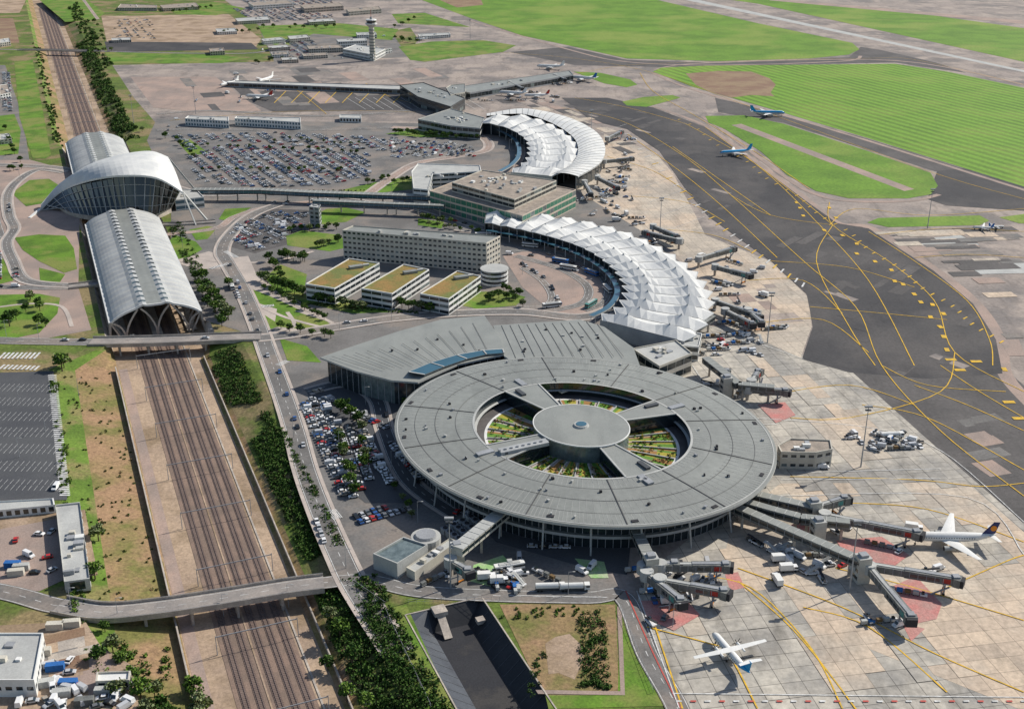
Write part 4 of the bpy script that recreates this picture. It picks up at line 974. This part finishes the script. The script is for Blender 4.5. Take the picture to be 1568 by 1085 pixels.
# ---------------------------------------------------------------- aircraft
def plane(u,v,heading,L=34,span=34,tail='lh_blue',prop=False,body='white'):
    b=MB('turboprop_airliner' if prop else 'jet_airliner'); r=L*.056; n=14; zc=r+1.6*L/34+.3
    st=[(0,.05,-.25),(.015,.35,-.2),(.05,.7,-.1),(.1,.95,0),(.15,1,0),(.65,1,0),(.78,.85,.12),(.9,.5,.4),(.97,.22,.6),(1,.06,.7)]
    rows=[[Vector((L/2-f*L,r*k*math.cos(2*math.pi*i/n),zc+dz*r+r*k*math.sin(2*math.pi*i/n))) for i in range(n)] for f,k,dz in st]
    def bf(i,j):
        s=math.sin(2*math.pi*(j+.5)/n)
        if tail=='stripe_blue' and not prop and i>0 and s>-.1: return 'stripe_blue' if s<.95 else body
        if tail=='stripe_blue' and prop and i>=6: return 'stripe_blue'
        return body
    b.loft(rows,body,closed=True,mf=bf)
    for sg in (-1,1):
        for i in range(int(L*.6)): b.box((L*.33-i*1.0,sg*(r*.995),zc+r*.12),.35,.05,.4,'glass')
    b.face([(L*.487,-r*.3,zc+r*.1),(L*.487,r*.3,zc+r*.1),(L*.458,r*.42,zc+r*.55),(L*.458,-r*.42,zc+r*.55)],'glass')
    wz=zc+(r*.95 if prop else -r*.5); hs=span/2
    def wing(x0,c0,x1,c1,y0,y1,z0,z1,m,t=.35):
        for sg in (-1,1):
            v=[]
            for x,c,y,z,tt in ((x0,c0,y0,z0,t),(x1,c1,y1,z1,t*.35)):
                v+=[(x,sg*y,z),(x-c*.35,sg*y,z+tt),(x-c,sg*y,z),(x-c*.4,sg*y,z-tt*.6)]
            b.add(v,[[0,4,5,1],[1,5,6,2],[2,6,7,3],[3,7,4,0],[4,7,6,5]],m)
    if prop: wing(L*.07,L*.11,L*.05,L*.055,0,hs,wz,wz+.1,body)
    else: wing(L*.14,L*.2,-L*.13,L*.05,r*.6,hs,wz,wz+1.5,body,.5)
    tz=zc+L*.17; tc=(L*.15,L*.07)
    b.add([(-L*.33,.12,zc+r*.7),(-L*.33-tc[0],.12,zc+r*.9),(-L*.45-tc[1],.06,tz+1),(-L*.45,.06,tz+1),(-L*.33,-.12,zc+r*.7),(-L*.33-tc[0],-.12,zc+r*.9),(-L*.45-tc[1],-.06,tz+1),(-L*.45,-.06,tz+1)],[[0,1,2,3],[7,6,5,4],[0,3,7,4],[3,2,6,7],[2,1,5,6]],tail)
    if tail=='lh_blue': b.cyl((-L*.455,-.2,zc+L*.12),(-L*.455,.2,zc+L*.12),L*.035,L*.035,14,'orange')
    if prop: wing(-L*.43,L*.07,-L*.46,L*.05,0,hs*.3,tz+.8,tz+.8,body,.2)
    else: wing(-L*.4,L*.08,-L*.46,L*.04,r*.2,hs*.36,zc+r*.6,zc+r*.9,body,.2)
    for sg in (-1,1):
        if prop:
            y=sg*hs*.3; b.cyl((L*.12,y,wz-.3),(-L*.08,y,wz-.2),.55,.35,10,body)
            for a in range(6):
                t=a*math.pi/3; b.beam((L*.125,y,wz-.3),(L*.125,y+1.9*math.cos(t),wz-.3+1.9*math.sin(t)),.1,.25,'vent')
        else:
            y=sg*hs*.34; b.cyl((L*.13,y,wz-.9),(L*.0,y,wz-.8),L*.031,L*.022,12,'roof_light'); b.cyl((L*.133,y,wz-.9),(L*.13,y,wz-.9),L*.026,L*.028,12,'vent')
        b.cyl((-L*.02,sg*r*1.1,.5),(-L*.02,sg*r*1.35,.5),.5,.5,8,'tyre'); b.cyl((-L*.02,sg*r*1.2,.5),(-L*.02,sg*r*.8,zc-r*.5),.15,.15,6,'steel')
    b.cyl((L*.4,-.2,.4),(L*.4,.2,.4),.4,.4,8,'tyre'); b.cyl((L*.4,0,.4),(L*.4,0,zc-r*.5),.14,.14,6,'steel')
    o=b.obj(True); o.location=G(u,v,.3); o.rotation_euler=(0,0,heading)
    md=o.modifiers.new('s','EDGE_SPLIT'); md.split_angle=math.radians(35)
D_=math.radians
plane(1455,834,D_(178),35,35,'lh_blue')
plane(1118,1010,D_(110),25,28,'stripe_blue',True)
plane(1175,178,D_(-5),38,36,'stripe_blue')
plane(1126,238,D_(195),33,32,'stripe_blue')
plane(893,124,D_(150),38,36,'blue'); plane(843,106,D_(170),38,34,'white'); plane(785,147,D_(160),36,34,'white'); plane(822,150,D_(180),30,28,'red')
plane(352,132,D_(240),34,34,'white'); plane(408,126,D_(250),36,36,'white'); plane(397,152,D_(170),34,34,'red'); plane(645,62,D_(170),20,20,'white'); plane(1505,352,D_(170),15,18,'blue'); plane(1525,350,D_(10),13,15,'blue')
# ---------------------------------------------------------------- masts
def mast(u,v,h=25):
    p=G(u,v); b=MB('floodlight_mast' if h>14 else 'street_lamp'); z=hz(p.x,p.y)
    b.cyl((p.x,p.y,z),(p.x,p.y,z+h),.35 if h>14 else .14,.15 if h>14 else .08,6,'steel')
    if h>14: b.box((p.x,p.y,z+h),3.4,1.2,.8,'steel'); b.box((p.x,p.y,z+h-1.6),2.6,1,.5,'steel_dark')
    else: b.beam((p.x,p.y,z+h),(p.x+1.8,p.y,z+h+.2),.15,.12,'steel'); b.box((p.x+2,p.y,z+h+.1),.9,.35,.15,'roof_light')
    b.obj()
for u,v in [(1318,715),(1420,350),(1300,905),(1175,525),(1010,365),(720,60),(905,215),(205,190),(300,175),(690,900)]: mast(u,v,30)
for u,v in [(430,600),(450,670),(470,740),(500,810),(530,870),(400,520),(380,465),(350,420),(60,520),(10,515),(110,935),(180,940),(340,920),(440,905),(200,520),(320,518),(520,505),(600,492),(700,485),(300,240),(380,240),(460,240),(540,240),(340,270),(430,270),(500,210),(400,212),(850,400),(900,450),(800,420),(600,300),(420,300),(20,340),(30,270),(120,600),(30,620),(30,700),(70,660),(560,620),(600,720),(520,690),(640,800),(1030,960),(1000,900),(760,905),(870,910),(280,380),(330,370),(240,215),(780,230)]: mast(u,v,10)
# ---------------------------------------------------------------- vegetation
def leafblob(b,c,r,n,ms,sq=.8,ls=.55):
    for _ in range(n):
        d=Vector((R.gauss(0,1),R.gauss(0,1),R.gauss(0,1))).normalized()*(R.random()**.45)
        p=c+Vector((d.x*r,d.y*r,d.z*r*sq)); a=Vector((R.gauss(0,1),R.gauss(0,1),R.gauss(0,1))).normalized(); e=a.orthogonal().normalized(); f=a.cross(e); l=ls*R.uniform(.6,1.4)
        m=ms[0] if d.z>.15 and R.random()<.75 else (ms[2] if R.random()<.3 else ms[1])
        b.face([p+e*l,p+f*l*.8,p-e*l,p-f*l*.8],m)
def tree_mesh(seed,ms,h=8):
    global R
    old=R; R=random.Random(seed); b=MB('tree'); 
    b.cyl((0,0,-.3),(0,0,h*.5),.28,.16,7,'trunk')
    for k in range(8):
        a=k*2.4; l=R.uniform(.18,.32)*h; z0=h*R.uniform(.3,.5); p=Vector((math.cos(a)*l,math.sin(a)*l,z0+h*R.uniform(.1,.35))); b.cyl((0,0,z0),p,.11,.04,5,'trunk')
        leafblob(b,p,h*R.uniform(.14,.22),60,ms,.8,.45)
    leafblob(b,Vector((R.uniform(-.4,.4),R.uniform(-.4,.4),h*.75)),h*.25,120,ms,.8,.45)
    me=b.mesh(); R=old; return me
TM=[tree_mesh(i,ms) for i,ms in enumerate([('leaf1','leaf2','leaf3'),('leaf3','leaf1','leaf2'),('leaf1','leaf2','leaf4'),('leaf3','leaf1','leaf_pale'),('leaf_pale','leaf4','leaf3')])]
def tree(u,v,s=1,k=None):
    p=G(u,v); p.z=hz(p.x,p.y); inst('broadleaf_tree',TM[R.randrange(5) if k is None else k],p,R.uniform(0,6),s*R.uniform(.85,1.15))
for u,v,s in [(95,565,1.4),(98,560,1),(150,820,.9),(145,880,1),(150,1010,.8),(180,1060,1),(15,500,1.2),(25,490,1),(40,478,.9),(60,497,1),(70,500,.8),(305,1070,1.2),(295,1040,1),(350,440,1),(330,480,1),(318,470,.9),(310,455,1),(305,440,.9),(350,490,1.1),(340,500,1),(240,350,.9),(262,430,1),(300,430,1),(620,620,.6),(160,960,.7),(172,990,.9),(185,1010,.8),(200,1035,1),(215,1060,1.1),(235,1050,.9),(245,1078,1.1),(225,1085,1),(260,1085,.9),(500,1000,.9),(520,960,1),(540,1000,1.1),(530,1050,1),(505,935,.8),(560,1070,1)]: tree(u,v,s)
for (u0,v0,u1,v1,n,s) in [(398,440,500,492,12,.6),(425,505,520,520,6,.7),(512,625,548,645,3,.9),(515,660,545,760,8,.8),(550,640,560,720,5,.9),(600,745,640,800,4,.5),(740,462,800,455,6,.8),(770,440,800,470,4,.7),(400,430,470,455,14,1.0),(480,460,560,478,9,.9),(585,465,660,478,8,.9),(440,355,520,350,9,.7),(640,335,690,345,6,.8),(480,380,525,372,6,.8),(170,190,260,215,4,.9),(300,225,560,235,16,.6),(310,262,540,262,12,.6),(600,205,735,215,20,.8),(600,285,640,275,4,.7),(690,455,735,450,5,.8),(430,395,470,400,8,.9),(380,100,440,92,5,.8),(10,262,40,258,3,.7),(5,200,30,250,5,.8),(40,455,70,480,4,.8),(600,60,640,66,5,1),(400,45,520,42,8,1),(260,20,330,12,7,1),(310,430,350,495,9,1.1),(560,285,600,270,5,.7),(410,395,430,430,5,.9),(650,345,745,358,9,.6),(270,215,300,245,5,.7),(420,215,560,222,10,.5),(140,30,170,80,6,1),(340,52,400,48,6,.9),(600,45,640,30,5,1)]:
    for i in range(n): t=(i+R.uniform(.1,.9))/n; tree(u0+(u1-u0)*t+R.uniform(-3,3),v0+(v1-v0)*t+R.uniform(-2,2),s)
def shrubs(name,fn,n,ms,rmin=.7,rmax=1.7,leaves=34,ls=.42,th=-.18):
    b=MB(name)
    for _ in range(n):
        s,o=fn(); q=W(s,o); z=hz(q.x,q.y); r=R.uniform(rmin,rmax)
        if noise.noise(Vector((q.x*.05,q.y*.05,3)))<th: continue
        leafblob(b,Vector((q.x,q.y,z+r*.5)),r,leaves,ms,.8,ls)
    b.obj()
U=R.uniform
GS=('leaf1','leaf2','leaf4'); G3=('leaf3','leaf1','leaf4')
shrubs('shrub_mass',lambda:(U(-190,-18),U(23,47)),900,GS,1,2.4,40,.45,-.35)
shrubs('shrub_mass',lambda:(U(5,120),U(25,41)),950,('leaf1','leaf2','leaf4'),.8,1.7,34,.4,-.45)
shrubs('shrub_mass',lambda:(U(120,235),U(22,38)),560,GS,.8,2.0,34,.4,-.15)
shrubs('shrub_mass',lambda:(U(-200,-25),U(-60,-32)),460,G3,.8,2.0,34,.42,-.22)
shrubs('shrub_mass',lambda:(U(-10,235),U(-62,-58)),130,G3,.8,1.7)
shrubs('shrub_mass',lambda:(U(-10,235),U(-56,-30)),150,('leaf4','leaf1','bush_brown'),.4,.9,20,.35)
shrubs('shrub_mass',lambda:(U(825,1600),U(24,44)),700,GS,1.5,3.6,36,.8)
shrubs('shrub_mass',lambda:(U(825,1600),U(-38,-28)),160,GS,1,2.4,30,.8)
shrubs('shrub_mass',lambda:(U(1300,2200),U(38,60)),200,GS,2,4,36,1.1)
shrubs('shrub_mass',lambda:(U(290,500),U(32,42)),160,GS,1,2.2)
def hedge(name,u0,v0,u1,v1,n=60,w=1.2,ms=GS,r=.9):
    b=MB(name); a=G(u0,v0);c=G(u1,v1)
    for i in range(n):
        p=a.lerp(c,(i+R.random())/n)+Vector((R.uniform(-w,w),R.uniform(-w,w),0)); p.z=.5; leafblob(b,p,r*R.uniform(.7,1.3),22,ms,.8,.35)
    b.obj()
hedge('hedge',905,945,912,1045,150,4.5,GS,1.4); hedge('hedge',890,1045,935,1050,40,1.5); hedge('hedge',560,930,640,1085,260,3,GS,1.6)
hedge('hedge',420,445,500,485,60,2); hedge('hedge',470,465,640,480,90,2); hedge('hedge',300,295,560,292,60,1.5); hedge('hedge',815,1060,830,1000,20,2); hedge('hedge',780,940,890,935,30,3,G3,.7)
b=MB('security_fence')
for (p0,p1) in [((587,930),(660,1085)),((950,932),(1000,1060)),((625,924),(765,920)),((540,893),(590,928))]:
    a=G(*p0);c=G(*p1); n=max(1,int((c-a).length/3)); b.beam(a+Vector((0,0,2)),c+Vector((0,0,2)),.08,.08,'steel'); b.beam(a+Vector((0,0,1)),c+Vector((0,0,1)),.05,.05,'steel')
    for i in range(n+1): p=a.lerp(c,i/n); b.cyl((p.x,p.y,0),(p.x,p.y,2.1),.06,.06,4,'steel')
b.obj(); LINES.obj()
# ---------------------------------------------------------------- camera, light
cd=bpy.data.cameras.new('camera'); cam=bpy.data.objects.new('camera',cd); COL.objects.link(cam)
cd.sensor_width=36; cd.lens=36*F/1568; cd.clip_end=40000; cd.clip_start=1
cam.location=(0,0,H); cam.rotation_euler=(math.pi/2-P,0,0)
sc=bpy.context.scene; sc.camera=cam
el=math.radians(39); sh=Vector((-.86,-.51)).normalized()   # direction shadows fall
sd=Vector((-sh.x*math.cos(el),-sh.y*math.cos(el),math.sin(el)))  # toward sun
ld=bpy.data.lights.new('sun','SUN'); ld.energy=5.0; ld.angle=math.radians(.5); ld.color=(1,.94,.85)
lo=bpy.data.objects.new('sun',ld); COL.objects.link(lo); lo.rotation_euler=sd.to_track_quat('Z','Y').to_euler(); lo.location=(0,400,600)
w=bpy.data.worlds.new('World'); sc.world=w; w.use_nodes=True; nt=w.node_tree; bg=nt.nodes['Background']; sk=nt.nodes.new('ShaderNodeTexSky'); sk.sky_type='NISHITA'; sk.sun_disc=False
sk.sun_elevation=el; sk.sun_rotation=math.atan2(sd.x,sd.y); nt.links.new(sk.outputs[0],bg.inputs[0]); bg.inputs[1].default_value=.105
sc.view_settings.view_transform='Standard'; sc.view_settings.look='None'; sc.view_settings.exposure=0
